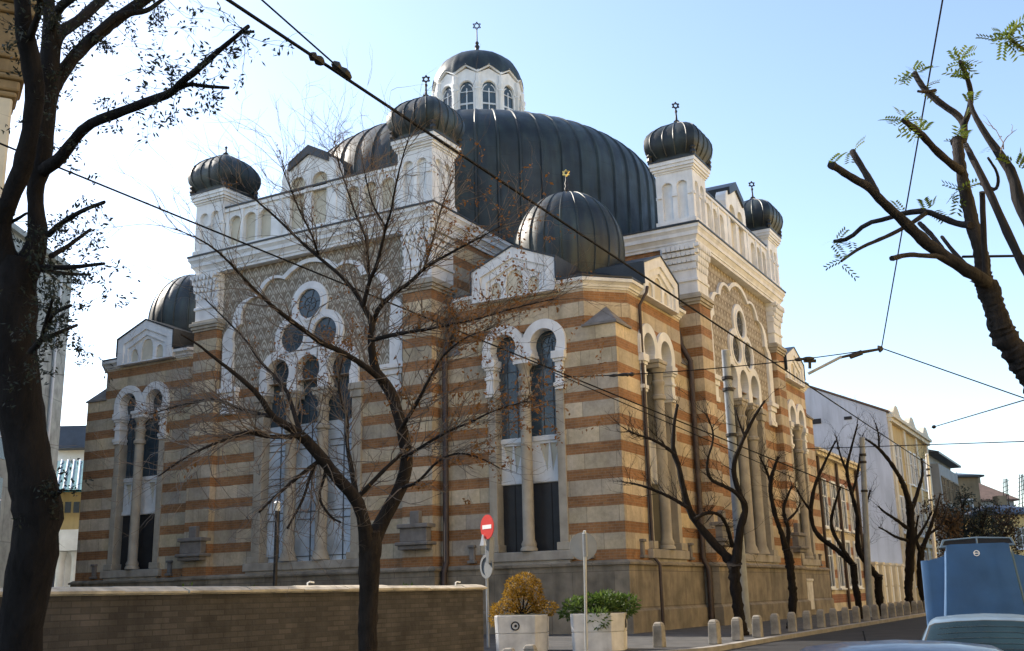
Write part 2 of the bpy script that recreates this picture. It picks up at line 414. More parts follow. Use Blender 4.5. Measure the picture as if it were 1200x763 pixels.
def ribbed(name_, mat, parent, c, prof, nrib, ridge, width):
    m = MB(); vs = []; seg = nrib*6; K = len(prof)
    w = width
    offs = [(-w, 0), (-w*.5, 1), (w*.5, 1), (w, 0), (.36, .25), (.64, .25)]
    vs = []
    for r, z in prof:
        for i in range(nrib):
            for dt, h in offs:
                a = 2*PI*(i+dt)/nrib
                rr = r + (ridge*h if h == 1 else 0) + (.018*min(r, 2)/2 if h == .25 else 0)
                if r < .05: rr = r
                vs.append((c[0]+rr*math.cos(a), c[1]+rr*math.sin(a), c[2]+z))
    fs = [(j*seg+i, j*seg+(i+1)%seg, (j+1)*seg+(i+1)%seg, (j+1)*seg+i) for j in range(K-1) for i in range(seg)]
    fs.append(tuple((K-1)*seg+i for i in range(seg)))
    m.add(vs, fs)
    return m.build(name_, mat, parent, smooth=38)
prof = [(1.90, 12.9), (1.96, 13.15), (2.05, 13.5), (2.11, 13.9), (2.13, 14.3)]+[(2.13*math.cos(math.radians(t)), 14.35+2.45*math.sin(math.radians(t))) for t in range(6, 88, 6)]+[(.1, 16.8), (.02, 16.81)]
pdome = ribbed('pavilion_dome', 'metal', syn, (PD, -PD, 0), prof, 20, .05, .07)
def star(m, c, r, tr, rz=-.5):
    ax = Vector((math.cos(rz), math.sin(rz), 0))
    for k in (0, 1):
        P = [Vector(c)+ax*(r*math.sin(2*PI*i/3+k*PI))+Vector((0, 0, r*math.cos(2*PI*i/3+k*PI))) for i in range(3)]
        for i in range(3): m.tube([P[i], P[(i+1)%3]], tr, 5)
VIEWRZ = math.atan2(CR.y, CR.x)
def finial(parent, c, h, r, starr=.2, gold=False, withstar=True, turn=0.0):
    parent = parent.parent if parent.name.startswith(('tower_dome', 'lantern_dome')) else parent
    m = MB(); x, y, z = c
    if h > 1.5: m.lathe([(.16, 0), (.24, .12), (.11, .24), (.17, .42), (.09, .55), (.15, .72), (.07, .84), (.11, .94), (.035, 1.06), (.03, h)], 12, (x, y, z))
    else: m.lathe([(.12, 0), (.16, .08), (.07, .16), (.10, .26), (.05, .36), (.085, .48), (.035, .6), (.03, h)] if h > .7 else [(.10, 0), (.13, .06), (.05, .12), (.035, h*.7), (.07, h*.85), (.02, h)], 10, (x, y, z))
    f = m.build('finial', 'iron', parent, smooth=50)
    if withstar:
        m = MB(); star(m, (x, y, z+h+starr), starr, .026, VIEWRZ-turn); m.build('star', 'gold' if gold else 'iron', parent)
    return f
pf = finial(pdome, (PD, -PD, 16.78), .78, .1, .15, True)
rep(pdome, ALL)

# ---- window groups of the pavilions
def pair_window(c, fr, lowmat='low_glass', upmat='blue_glass'):
    # white double-horseshoe surround
    z = 10.1
    def one(mb, cc):
        o_ = [(cc+.86, 9.72)]+arc(cc, z, .86, 0, 180, 20)+[(cc-.86, 9.72), (cc-.45, 9.72)]+arc(cc, z, .52, 208, -28, 22)+[(cc+.45, 9.72)]
        return o_
    m = MB()
    lf = [(c+1.68, 9.74)]+arc(c+.82, z, .86, 0, 162, 18)+arc(c-.82, z, .86, 18, 180, 18)+[(c-1.68, 9.74), (c-1.27, 9.74)]+arc(c-.82, z, .52, 208, -28, 22)+[(c-.37, 9.74), (c+.37, 9.74)]+arc(c+.82, z, .52, 208, -28, 22)+[(c+1.27, 9.74)]
    m.slab(lf, [], A-.35, A+.11, fr)
    su = m.build('arch_surround', 'white', syn, bevel=.02)
    # white impost brackets on the jambs
    for s_ in (-1, 1):
        m = MB()
        for w0, w1, z0, z1, d in ((1.14, 1.66, 9.46, 9.735, .20), (1.18, 1.60, 9.36, 9.46, .15), (1.24, 1.54, 8.62, 9.36, .10), (1.20, 1.58, 9.0, 9.1, .14), (1.18, 1.62, 8.48, 8.62, .15), (1.22, 1.58, 8.38, 8.48, .12)):
            a, b = c+s_*w0, c+s_*w1; m.box(min(a, b), max(a, b), A-.35, A+d, z0, z1, fr)
        m.build('impost', 'white', su, bevel=.015)
    # middle column
    P = fr(c, A+.02, 0)
    m = MB()
    m.lathe([(.30, 2.95), (.30, 3.02), (.25, 3.1), (.27, 3.18), (.205, 3.32), (.20, 5), (.195, 8.25), (.26, 8.3), (.26, 8.42), (.21, 8.47), (.21, 8.8), (.25, 8.86), (.25, 8.94), (.19, 9.0), (.19, 9.2), (.30, 9.42)], 16, P)
    cl = m.build('column', 'stone', syn, smooth=40)
    m = MB(); m.box(c-.36, c+.36, A-.32, A+.24, 9.42, 9.60, fr); m.box(c-.42, c+.42, A-.34, A+.28, 9.60, 9.737, fr); m.build('capital', 'white' if fr is S else 'stone', cl, bevel=.02)
    # beige jambs with flared feet
    for s_ in (-1, 1):
        m = MB()
        a, b = sorted((c+s_*1.20, c+s_*1.52)); m.box(a, b, A-.4, A+.055, 3.2, 8.38, fr)
        a, b = sorted((c+s_*1.12, c+s_*1.62)); m.box(a, b, A-.4, A+.15, 2.94, 3.2, fr)
        m.build('window_jamb', 'stone', syn, bevel=.02)
    m = MB(); m.box(c-1.75, c+1.75, A-.5, A+.20, 2.62, 2.93, fr); m.box(c-1.6, c+1.6, A-.5, A+.14, 2.48, 2.62, fr)
    m.build('window_sill', 'sill', syn, bevel=.02)
    for s_ in (-1, 1):
        cc = c+s_*.72; n = A-.38
        # upper leaded window
        m = MB(); m.box(cc-.718, cc+.718, n-.04, n, 6.9, 10.75, fr)
        w = m.build('window', upmat, syn)
        m = MB()
        for x in (-.2, .2): m.box(cc+x-.012, cc+x+.012, n, n+.03, 6.9, 10.3, fr)
        for zz in (7.5, 8.1, 8.7, 9.3, 9.8): m.box(cc-.6, cc+.6, n, n+.028, zz-.012, zz+.012, fr)
        c2 = cc+s_*.08
        m.slab(arc(c2, 10.12, .30, 0, 360, 20)[:-1], [arc(c2, 10.12, .27, 0, 360, 20)[:-1]], n, n+.03, fr)
        for k in range(6):
            a = k*PI/3+.3; p = [(c2+.05*math.cos(a+1.5), 10.12+.05*math.sin(a+1.5)), (c2+.45*math.cos(a), 10.12+.45*math.sin(a)), (c2+.45*math.cos(a+.06), 10.12+.45*math.sin(a+.06))]
            m.slab(p, [], n, n+.026, fr)
        m.build('glazing_bars', 'lead', w)
        # white panel with pointed inset
        m = MB()
        m.slab([(cc-.718, 5.262), (cc+.718, 5.262), (cc+.718, 6.898), (cc-.718, 6.898)], [[(cc-.40, 6.62), (cc-.10, 5.62), (cc-.02, 6.62)], [(cc+.02, 6.62), (cc+.10, 5.62), (cc+.40, 6.62)]], n-.05, n+.05, fr)
        m.box(cc-.62, cc+.62, n+.05, n+.1, 6.72, 6.88, fr); m.box(cc-.62, cc+.62, n+.05, n+.1, 5.28, 5.42, fr)
        pn = m.build('spandrel_panel', 'white', syn)
        m = MB(); m.box(cc-.6, cc+.6, n-.1, n-.02, 5.3, 6.8, fr); m.build('panel_inset', 'cream', pn)
        m = MB(); m.box(cc-.718, cc+.718, n-.04, n, 2.93, 5.26, fr)
        w = m.build('window', lowmat, syn)
        m = MB(); m.box(cc-.015, cc+.015, n, n+.02, 2.93, 5.26, fr); m.build('glazing_bars', 'iron', w)
for fr in (S, E_):
    for c in (9.6, -9.6): pair_window(c, fr, *(() if fr is S else ('low_glass', 'dull_glass')))

# ---- cross arms
PN = B+.33
def foil(half):
    pts = [(1.32, 14.35), (2.62, 13.62), (3.62, 12.55), (4.0, 11.75)]
    return pts
def lobes(off):
    cus = [(-4.0+off, 10.1), (-4.0+off, 11.9), (-3.62+off*.8, 12.75), (-2.62+off*.5, 13.82), (-1.30+off*.2, 14.30-off*.3), (1.30-off*.2, 14.30-off*.3), (2.62-off*.5, 13.82), (3.62-off*.8, 12.75), (4.0-off, 11.9), (4.0-off, 10.1)]
    bul = [0, .22, .42, .36, .52, .36, .42, .22, 0]
    out = []
    for i in range(len(cus)-1):
        a, b = Vector(cus[i]), Vector(cus[i+1]); d = b-a; nrm = Vector((-d.y, d.x)).normalized()
        for k in range(8):
            t = k/8; out.append(tuple(a+d*t+nrm*(bul[i]*math.sin(PI*t)**.8)))
    out.append(cus[-1]); return out
# tracery plate outline
def circ_int(c1, r1, c2, r2, pick):
    d = (Vector(c2)-Vector(c1)); D = d.length; a = (r1*r1-r2*r2+D*D)/(2*D); h = math.sqrt(max(0, r1*r1-a*a))
    p = Vector(c1)+d*(a/D); n = Vector((-d.y, d.x))/D
    q = [p+n*h, p-n*h]; return max(q, key=pick)
c1, c2, c3 = (0, 13.08), (.83, 11.78), (1.56, 10.38); R1, R3 = .93, .95
def ang(c, p): return math.degrees(math.atan2(p[1]-c[1], p[0]-c[0]))
i12 = circ_int(c1, R1, c2, R1, lambda q: q.x); i23 = circ_int(c2, R1, c3, R3, lambda q: q.x)
right = arc(c1[0], c1[1], R1, 90, ang(c1, i12), 14)+arc(c2[0], c2[1], R1, ang(c2, i12), ang(c2, i23), 14)[1:]+arc(c3[0], c3[1], R3, ang(c3, i23), 0, 12)[1:]+[(2.51, 9.56)]
def legs(cc): return [(cc+.52, 9.56)]+arc(cc, 10.38, .60, -32, 212, 24)+[(cc-.52, 9.56)]
bottom = legs(1.56)+legs(0)+legs(-1.56)
left = [(-a, b) for a, b in reversed(right)][:-1]
plate_out = right+bottom+left
circles = [arc(0, 13.08, .60, 0, 360, 28)[:-1], arc(.83, 11.78, .60, 0, 360, 28)[:-1], arc(-.83, 11.78, .60, 0, 360, 28)[:-1]]
# recess in the wall behind the plate
rs = .12
def shrink(): 
    r2 = arc(0, 13.08, R1-rs, 90, -15, 10)+arc(.83, 11.78, R1-rs, 50, -25, 8)+arc(1.56, 10.38, R3-rs, 55, 0, 8)+[(2.40, 10.02)]
    return r2+[(-a, b) for a, b in reversed(r2)][:-1]
m = MB()
m.slab([(-6.0, 2.5), (6.0, 2.5), (6.0, 10.0), (-6.0, 10.0)], [[(-2.42, 2.95), (2.42, 2.95), (2.42, 9.98), (-2.42, 9.98)]], B-.62, B)
# upper side walls, rear body of the arm, and striped lower piers
m.box(-2.6, 2.6, B-.9, B-.64, 2.6, 14.2, S)
for s_ in (-1, 1):
    a, b = sorted((s_*6.0, s_*5.4)); m.box(a, b, B-.62, 7.5, 11.0, 15.14, S)
    a, b = sorted((s_*4.75, s_*6.05)); m.box(a, b, B-1.0, PN, 2.5, 12.65, S)
rep(m.build('arm_wall', 'stripe', syn), ALL)
m = MB()
m.slab([(-4.75, 10.0), (4.75, 10.0), (4.75, 15.15), (-4.75, 15.15)], [shrink()], B-.6, B+.004)
rep(m.build('patterned_field', 'diaper', syn), ALL)
m = MB()
lo, li = lobes(-.58), lobes(0)
m.slab(lo+li[::-1], [], B-.02, B+.13)
rep(m.build('lobed_arch', 'white', syn, bevel=.02), ALL)
for s_ in (-1, 1):
    m = MB()
    for w0, w1, z0, z1, d in ((3.62, 4.72, 9.88, 10.08, .26), (3.68, 4.6, 9.66, 9.88, .18), (3.74, 4.5, 9.2, 9.66, .12), (3.70, 4.56, 8.98, 9.2, .16)):
        a, b = sorted((s_*w0, s_*w1)); m.box(a, b, B-.05, B+d, z0, z1, S)
    rep(m.build('arch_corbel', 'white', syn, bevel=.02), FRONT)
m = MB(); m.slab(plate_out, circles, B-.32, B+.10)
tp = m.build('tracery_plate', 'white', syn, bevel=.02); rep(tp, FRONT)
# ring mouldings round the openings
m = MB()
for cx, cz in ((0, 13.08), (.83, 11.78), (-.83, 11.78)):
    m.slab(arc(cx, cz, .72, 0, 360, 32)[:-1], [arc(cx, cz, .615, 0, 360, 32)[:-1]], B+.10, B+.14)
m.build('ring_moulding', 'white', tp)
def pane_disc(cx, cz, fr, mt):
    m = MB(); m.slab(arc(cx, cz, .598, 0, 360, 28)[:-1], [], B-.02, B+.02, fr); w = m.build('round_window', mt, syn)
    m = MB(); n = B+.02
    m.slab(arc(cx, cz, .30, 0, 360, 20)[:-1], [arc(cx, cz, .265, 0, 360, 20)[:-1]], n, n+.03, fr)
    for k in range(6):
        a = k*PI/3+.2; d = Vector((math.cos(a), math.sin(a))); q = Vector((-d.y, d.x))*.014; p0 = Vector((cx, cz))+d*.05; p1 = Vector((cx, cz))+d*.62
        m.slab([tuple(p0-q), tuple(p1-q), tuple(p1+q), tuple(p0+q)], [], n, n+.026, fr)
    m.build('glazing_bars', 'lead', w)
def arm_windows(fr, low, up):
    for cx, cz in ((0, 13.08), (.83, 11.78), (-.83, 11.78)): pane_disc(cx, cz, fr, up)
    n = B-.34
    for cc in (-1.58, 0, 1.58):
        m = MB(); m.slab([(cc-.788, 2.95), (cc+.788, 2.95), (cc+.788, 8.298), (cc-.788, 8.298)], [], n-.04, n, fr)
        w = m.build('window', low, syn)
        m = MB(); 
        for x in (-.02,): m.box(cc+x-.018, cc+x+.018, n, n+.03, 2.95, 8.3, fr)
        for z in (3.15, 4.55, 4.85, 5.95, 6.2, 7.3, 7.55): m.box(cc-.7, cc+.7, n, n+.026, z-.015, z+.015, fr)
        m.build('glazing_bars', 'lead', w)
        m = MB(); m.slab([(cc-.788, 8.3), (cc+.788, 8.3), (cc+.788, 11.1), (cc-.788, 11.1)], [], n-.04, n, fr)
        w = m.build('window', up, syn)
        m = MB()
        for x in (-.22, .22): m.box(cc+x-.012, cc+x+.012, n, n+.03, 8.3, 11.0, fr)
        for z in (8.8, 9.4, 10.0, 10.5): m.box(cc-.7, cc+.7, n, n+.026, z-.012, z+.012, fr)
        m.build('glazing_bars', 'lead', w)
    for cc in (-.79, .79):
        m = MB()
        m.lathe([(.36, 2.97), (.36, 3.04), (.30, 3.14), (.30, 3.2), (.235, 3.34), (.23, 5), (.215, 7.9), (.28, 7.95), (.28, 8.07), (.22, 8.12), (.22, 8.6), (.27, 8.68), (.27, 8.78), (.21, 8.84), (.21, 9.0), (.33, 9.26)], 18, fr(cc, B+.03, 0))
        cl = m.build('column', 'stone', syn, smooth=40)
        m = MB(); m.box(cc-.38, cc+.38, B-.3, B+.28, 9.26, 9.43, fr); m.box(cc-.43, cc+.43, B-.33, B+.32, 9.43, 9.557, fr); m.build('capital', 'stone', cl, bevel=.02)
    for s_ in (-1, 1):
        m = MB()
        a, b = sorted((s_*2.22, s_*2.66)); m.box(a, b, B-.5, B+.09, 3.2, 9.0, fr)
        a, b = sorted((s_*2.12, s_*2.76)); m.box(a, b, B-.5, B+.2, 2.95, 3.2, fr)
        a, b = sorted((s_*2.10, s_*2.74)); m.box(a, b, B-.4, B+.2, 9.3, 9.557, fr)
        a, b = sorted((s_*2.16, s_*2.70)); m.box(a, b, B-.45, B+.15, 9.0, 9.3, fr)
        m.build('window_jamb', 'stone', syn, bevel=.02)
    m = MB(); m.box(-2.9, 2.9, B-.5, B+.26, 2.64, 2.947, fr); m.box(-2.8, 2.8, B-.5, B+.2, 2.5, 2.64, fr)
    m.build('window_sill', 'sill', syn, bevel=.02)
arm_windows(S, 'pale_glass', 'blue_glass'); arm_windows(E_, 'dull_glass', 'dull_glass')
# pier heads
for s_ in (-1, 1):
    m = MB()
    for o, z0, z1 in ((.05, 12.652, 12.75), (.11, 12.75, 12.88), (.17, 12.88, 13.02), (.09, 13.02, 13.12)):
        a, b = sorted((s_*(4.75-o), s_*(6.05+o))); m.box(a, b, B-1.2, PN+o, z0, z1, S)
    rep(m.build('pier_moulding', 'stone', syn, bevel=.015), ALL)
for s_ in (-1, 1):
    m = MB()
    a, b = sorted((s_*4.78, s_*6.06)); m.box(a, b, B-1.2, PN-.01, 13.12, 15.148, S)
    a, b = sorted((s_*4.72, s_*6.12)); m.box(a, b, B-1.2, PN+.04, 13.62, 13.74, S)
    rep(m.build('pier_head', 'white', syn, bevel=.015), ALL)
for s_ in (-1, 1):
    m = MB()
    for row, (z0, z1, d) in enumerate(((14.10, 14.40, .04), (14.40, 14.66, .10), (14.66, 14.90, .17), (14.90, 15.145, .24))):
        n = 6; w = 1.30/n
        a, b = sorted((s_*4.74, s_*(6.07+d*.8))); m.box(a, b, B-1.1, PN+d-.035, z0+.1, z1-.001, S)
        for i in range(n):
            x0 = 4.76+i*w+(w*.5 if row % 2 else 0)
            if x0+w > 6.2: continue
            a, b = sorted((s_*x0, s_*(x0+w)))
            m.slab([(a+.012, z1-.02), (a+.012, z0+.16)]+[((a+b)/2-w*.42*math.cos(t*PI/6), z0+.16-.2*math.sin(t*PI/6)**1.5) for t in range(1, 6)]+[(b-.012, z0+.16), (b-.012, z1-.02)], [], PN-.05, PN+d, S)
        for i in range(7):      # side of the pier
            y0 = B-1.05+i*.2; xx = sorted((s_*5.9, s_*(6.07+d)))
            m.box(xx[0], xx[1], y0+.015, y0+.185, z0+.03, z1-.02, S)
    rep(m.build('carved_capital', 'white', syn), ALL)
# main cornice of the arm (all round the arm, back to the dome)
def armring(m, o, z0, z1, o2=None):
    o2 = o if o2 is None else o2
    P = lambda q: [(-6.06-q, -7.6), (-6.06-q, -PN-q), (6.06+q, -PN-q), (6.06+q, -7.6)]
    m.plan(P(o), z0, z1, P(o2))
m = MB()
for o, o2, z0, z1 in ((.02, .02, 15.15, 15.28), (.06, .06, 15.28, 15.36), (.06, .16, 15.36, 15.52), (.20, .20, 15.52, 15.68), (.20, .27, 15.68, 15.80), (.29, .29, 15.80, 15.95)):
    armring(m, o, z0, z1, o2)
rep(m.build('main_cornice', 'white', syn), ALL)
m = MB(); armring(m, .33, 15.952, 16.02); armring(m, .2, 16.02, 16.1, -.3)
rep(m.build('cornice_flashing', 'roofm', syn), ALL)
# attic wall with blind arches and gable
m = MB(); n1, n0 = PN-.02, PN-.5
side = [(1.5, 18.05), (1.42, 18.3), (1.45, 18.55), (1.38, 18.85), (1.22, 19.05), (1.0, 19.12), (.92, 19.25), (0, 19.72)]
outer = [(-4.6, 16.1), (4.6, 16.1), (4.6, 17.98), (2.1, 17.98), (1.75, 17.99)]+side+[(-a, b) for a, b in reversed(side[:-1])]+[(-1.75, 17.99), (-2.1, 17.98), (-4.6, 17.98)]
def blind(c, w, z0, z1): return [(c-w, z0), (c+w, z0), (c+w, z1-.08)]+arc(c, z1, w*1.08, -12, 192, 14)+[(c-w, z1-.08)]
holes = [blind(s_*x, .33, 16.25, 17.2) for x in (2.3, 3.15, 4.0) for s_ in (-1, 1)]+[blind(s_*.58, .38, 16.3, 18.15) for s_ in (-1, 1)]
m.slab(outer, holes, n0, n1)
m.box(-4.6, 4.6, n1, n1+.07, 17.78, 17.9, S); m.box(-4.6, 4.6, n1, n1+.06, 16.1, 16.22, S)
for x in (1.42, 2.72, 3.57):
    for s_ in (-1, 1): m.box(s_*x-.07, s_*x+.07, n1, n1+.05, 16.22, 17.78, S)
rep(m.build('attic', 'white', syn), ALL)
m = MB()
m.box(-4.5, 4.5, n0+.05, n1-.16, 16.1, 17.9, S); m.slab([(-1.3, 16.1), (1.3, 16.1), (1.3, 18.9), (0, 19.5), (-1.3, 18.9)], [], n0+.04, n1-.15)
rep(m.build('attic_panel', 'cream', syn), ALL)
m = MB()
m.slab([(-1.05, 18.9), (0, 19.45), (1.05, 18.9), (1.05, 19.28), (0, 19.85), (-1.05, 19.28)], [], PN-1.6, PN+.08)
m.slab([(-1.0, 18.0), (1.0, 18.0), (1.0, 19.1), (0, 19.6), (-1.0, 19.1)], [], PN-1.7, PN-.52)
m.box(-4.6, 4.6, PN-.58, PN+.03, 17.98, 18.05, S)
rep(m.build('attic_roof', 'roofm', syn), ALL)
# roof deck of the arm
m = MB(); m.plan([(-6.0, -7), (-6.0, -13.0), (6.0, -13.0), (6.0, -7)], 16.1, 16.3, [(-5, -7), (-5, -13.0), (5, -13.0), (5, -7)])
rep(m.build('arm_roof', 'roofm', syn), ALL)
# corner towers of the arm
TX, TN = 5.38, 13.06
def tower(sx):
    cx, cy = sx*TX, -TN
    m = MB(); h = .80
    for q in range(4):
        c_, s_ = [(1,0),(0,1),(-1,0),(0,-1)][q]
        def fr(u, n, z, c_=c_, s_=s_): x, y = u, -n; return (cx+x*c_-y*s_, cy+x*s_+y*c_, z)
        e = h if q % 2 == 0 else h-.142
        m.slab([(-e, 16.1), (e, 16.1), (e, 18.36), (-e, 18.36)], [blind(-.32, .22, 16.3, 17.72), blind(.32, .22, 16.3, 17.72)], h-.14, h, fr)
        for u in (-.66, 0, .66): m.box(u-(.13 if u == 0 else .09), u+(.13 if u == 0 else .09), h, h+.05, 17.3, 17.42, fr)
    for q in ((0.86, 16.1, 16.26), (.84, 18.36, 18.44), (.90, 18.44, 18.54), (.96, 18.54, 18.68), (1.0, 18.68, 18.84)):
        m.box(cx-q[0], cx+q[0], cy-q[0], cy+q[0], q[1], q[2])
    m.box(cx-.656, cx+.656, cy-.656, cy+.656, 16.1, 18.4)
    t = m.build('tower', 'white', syn)
    m = MB(); m.box(cx-1.03, cx+1.03, cy-1.03, cy+1.03, 18.842, 18.9)
    m.build('tower_flashing', 'roofm', t)
    for ax in (-1, 1):
        for ay in (-1, 1):
            m = MB(); m.lathe([(.09, 18.9), (.14, 19.0), (.10, 19.12), (.15, 19.2), (.03, 19.42)], 6, (cx+ax*.95, cy+ay*.95, 0)); m.build('acroterion', 'roofm', t)
    # square-plan bulbous cap
    prof = [(.93, 18.9), (.93, 18.98), (.96, 19.06), (1.06, 19.2), (1.17, 19.42), (1.215, 19.66), (1.20, 19.9), (1.10, 20.14), (.92, 20.36), (.68, 20.55), (.42, 20.70), (.2, 20.8), (.07, 20.92), (.02, 20.96)]
    m = MB(); seg = 64; vs = []
    for r, z in prof:
        for i in range(seg):
            a = 2*PI*i/seg; e = 7 if r > .5 else 3
            k = (abs(math.cos(a))**e+abs(math.sin(a))**e)**(-1/e)
            x, y = r*k*math.cos(a), r*k*math.sin(a)
            rib = 1.02 if (i % 8) == 4 or (i % 16 == 8) else 1.0
            vs.append((cx+x*rib, cy+y*rib, z))
    fs = [(j*seg+i, j*seg+(i+1)%seg, (j+1)*seg+(i+1)%seg, (j+1)*seg+i) for j in range(len(prof)-1) for i in range(seg)]+[tuple((len(prof)-1)*seg+i for i in range(seg))]
    m.add(vs, fs)
    for i in range(16):
        a = 2*PI*i/16+PI/16; P = []
        for r, z in prof[2:-1]:
            e = 7 if r > .5 else 3; k = (abs(math.cos(a))**e+abs(math.sin(a))**e)**(-1/e); P.append((cx+r*k*math.cos(a)*1.005, cy+r*k*math.sin(a)*1.005, z))
        m.tube(P, .032, 5)
    d = m.build('tower_dome', 'metal', t, smooth=30)
    return t, d, (cx, cy)
for q, c_, s_, vis in ((0, 1, 0, 1), (1, 0, 1, 1)):
    for sx in (-1, 1):
        t, d, (cx, cy) = tower(sx)
        fin = finial(d, (cx, cy, 20.9), .62 if not (q == 0 and sx == -1) else .42, .1, .17, withstar=not (q == 0 and sx == -1), turn=q*PI/2)
        if q:
            for ob in [t]+list(t.children):
                for v in ob.data.vertices: x, y, z = v.co; v.co = (-y, x, z)
# ---- drum, main dome, lantern
m = MB()
def ngon(n, r, ph=0): return [(r*math.cos(ph+2*PI*i/n), r*math.sin(ph+2*PI*i/n)) for i in range(n)]
m.plan(ngon(8, 11.2, PI/8), 11.0, 14.6); m.plan(ngon(8, 11.2, PI/8), 14.6, 15.6, ngon(8, 9.9, PI/8))
m.build('drum', 'roofm', syn)
R0 = 9.5
prof = [(R0, 14.8), (R0, 17.2), (R0*1.0, 19.0), (R0, 20.3)]
for t in range(4, 90, 4):
    c_, s_ = math.cos(math.radians(t)), math.sin(math.radians(t)); e = 2/2.55
    r = R0*c_**e; z = 20.3+4.3*s_**e
    if r < 2.6: break
    prof.append((r, z))
prof += [(2.3, 24.58), (.5, 24.62)]
dome = ribbed('main_dome', 'metal', syn, (0, 0, 0), prof, 60, .085, .085)
VA = math.atan2(CAM.y, CAM.x)
NL = 12; RL = 2.38
m = MB(); pan = []
side = 2*RL*math.sin(PI/NL); ap = RL*math.cos(PI/NL)
lant = None
mats = []
for i in range(NL):
    am = VA+PI/NL+2*PI*i/NL
    dx, dy = math.cos(am), math.sin(am)
    def fr(u, n, z, dx=dx, dy=dy): return (dx*n-dy*u, dy*n+dx*u, z)
    h = side/2
    wn = [(-.36, 26.3), (.36, 26.3), (.36, 28.15)]+arc(0, 28.2, .36, 0, 180, 12)+[(-.36, 28.15)]
    m.slab([(-h, 25.4), (h, 25.4), (h, 28.98), (0, 29.30), (-h, 28.98)], [wn], ap-.14, ap, fr)
    m.slab([(-.48, 28.1)]+arc(0, 28.2, .47, 180, 0, 14)+[(.48, 28.1), (.40, 28.1)]+arc(0, 28.2, .39, 0, 180, 14)+[(-.40, 28.1)], [], ap-.02, ap+.05, fr)
    m.slab([(-h-.02, 28.98), (0, 29.40), (h+.02, 28.98), (h+.04, 29.1), (0, 29.54), (-h-.04, 29.1)], [], ap-.1, ap+.11, fr)
    pan.append((fr, wn))
shift_z = []
lant = m.build('lantern', 'white', syn)
for fr, wn in pan:
    k = MB(); k.slab([(a*1.1, b) for a, b in wn], [], ap-.12, ap-.09, fr); w = k.build('window', 'blue_glass', syn); shift_z.append(w)
    k = MB(); n = ap-.09
    k.box(-.025, .025, n, n+.04, 26.6, 28.2, fr)
    for z in (27.3, 27.35, 28.0): k.box(-.36, .36, n, n+.038, z-.02, z+.02, fr)
    k.slab([(-.36, 28.05), (-.31, 28.05)]+arc(.05, 28.05, .36, 180, 115, 6)+arc(.05, 28.05, .41, 115, 180, 6), [], n, n+.03, fr)
    k.slab([(.36, 28.05), (.31, 28.05)]+arc(-.05, 28.05, .36, 0, 65, 6)+arc(-.05, 28.05, .41, 65, 0, 6), [], n, n+.03, fr)
    shift_z.append(k.build('glazing_bars', 'frame', w))
k = MB()
for i in range(NL):
    a = VA+2*PI*i/NL; x, y = RL*math.cos(a), RL*math.sin(a)
    k.lathe([(.13, 25.6), (.13, 27.95), (.18, 28.05), (.14, 28.12), (.21, 28.32), (.21, 28.4), (.14, 28.42), (.14, 28.9)], 8, (x, y, 0))
k.build('lantern_column', 'white', lant, smooth=40)
# lantern dome: 12 lobes with a scalloped lower edge
m = MB(); seg = NL*8; K = 12; vs = []
for j in range(K+1):
    t = j/K
    for i in range(seg):
        a = VA+2*PI*i/seg; ph = (i % 8)/8           # 0 at a rib (column), .5 on a gable
        zb = 29.12+.40*(1-abs(ph-.5)*2)
        r = 2.46*math.cos(t*PI/2)**.87 if t < 1 else .02
        zt = 28.95+2.15*math.sin(t*PI/2)**.87
        z = max(zt, zb-.02) if j else zb-.05
        # follow the same dome surface where the edge scallops
        if j and zt < zb: 
            z = zb
        lob = 1-.035*abs(math.sin(ph*PI))*0 + (.018 if ph == 0 else 0)
        rr = r*lob
        if z > zt and j: 
            s_ = min(1, ((z-28.95)/2.15))**(1/.87); rr = 2.46*math.cos(math.asin(min(1, s_)))**.87
        if j == 0:
            s_ = max(0, ((zb-.05-28.95)/2.15))**(1/.87); rr = 2.46*math.cos(math.asin(min(1, s_)))**.87+.03
        vs.append((rr*math.cos(a), rr*math.sin(a), z))
fs = [(j*seg+i, j*seg+(i+1)%seg, (j+1)*seg+(i+1)%seg, (j+1)*seg+i) for j in range(K) for i in range(seg)]
m.add(vs, fs); ld = m.build('lantern_dome', 'metal', lant, smooth=35)
finial(ld, (0, 0, 31.05), 1.75, .1, .24)
for ob in syn.children:
    if ob.name.startswith('lantern'):
        for x in [ob]+list(ob.children): shift_z.append(x)
for ob in shift_z:
    for v in ob.data.vertices: v.co.z -= 1.0

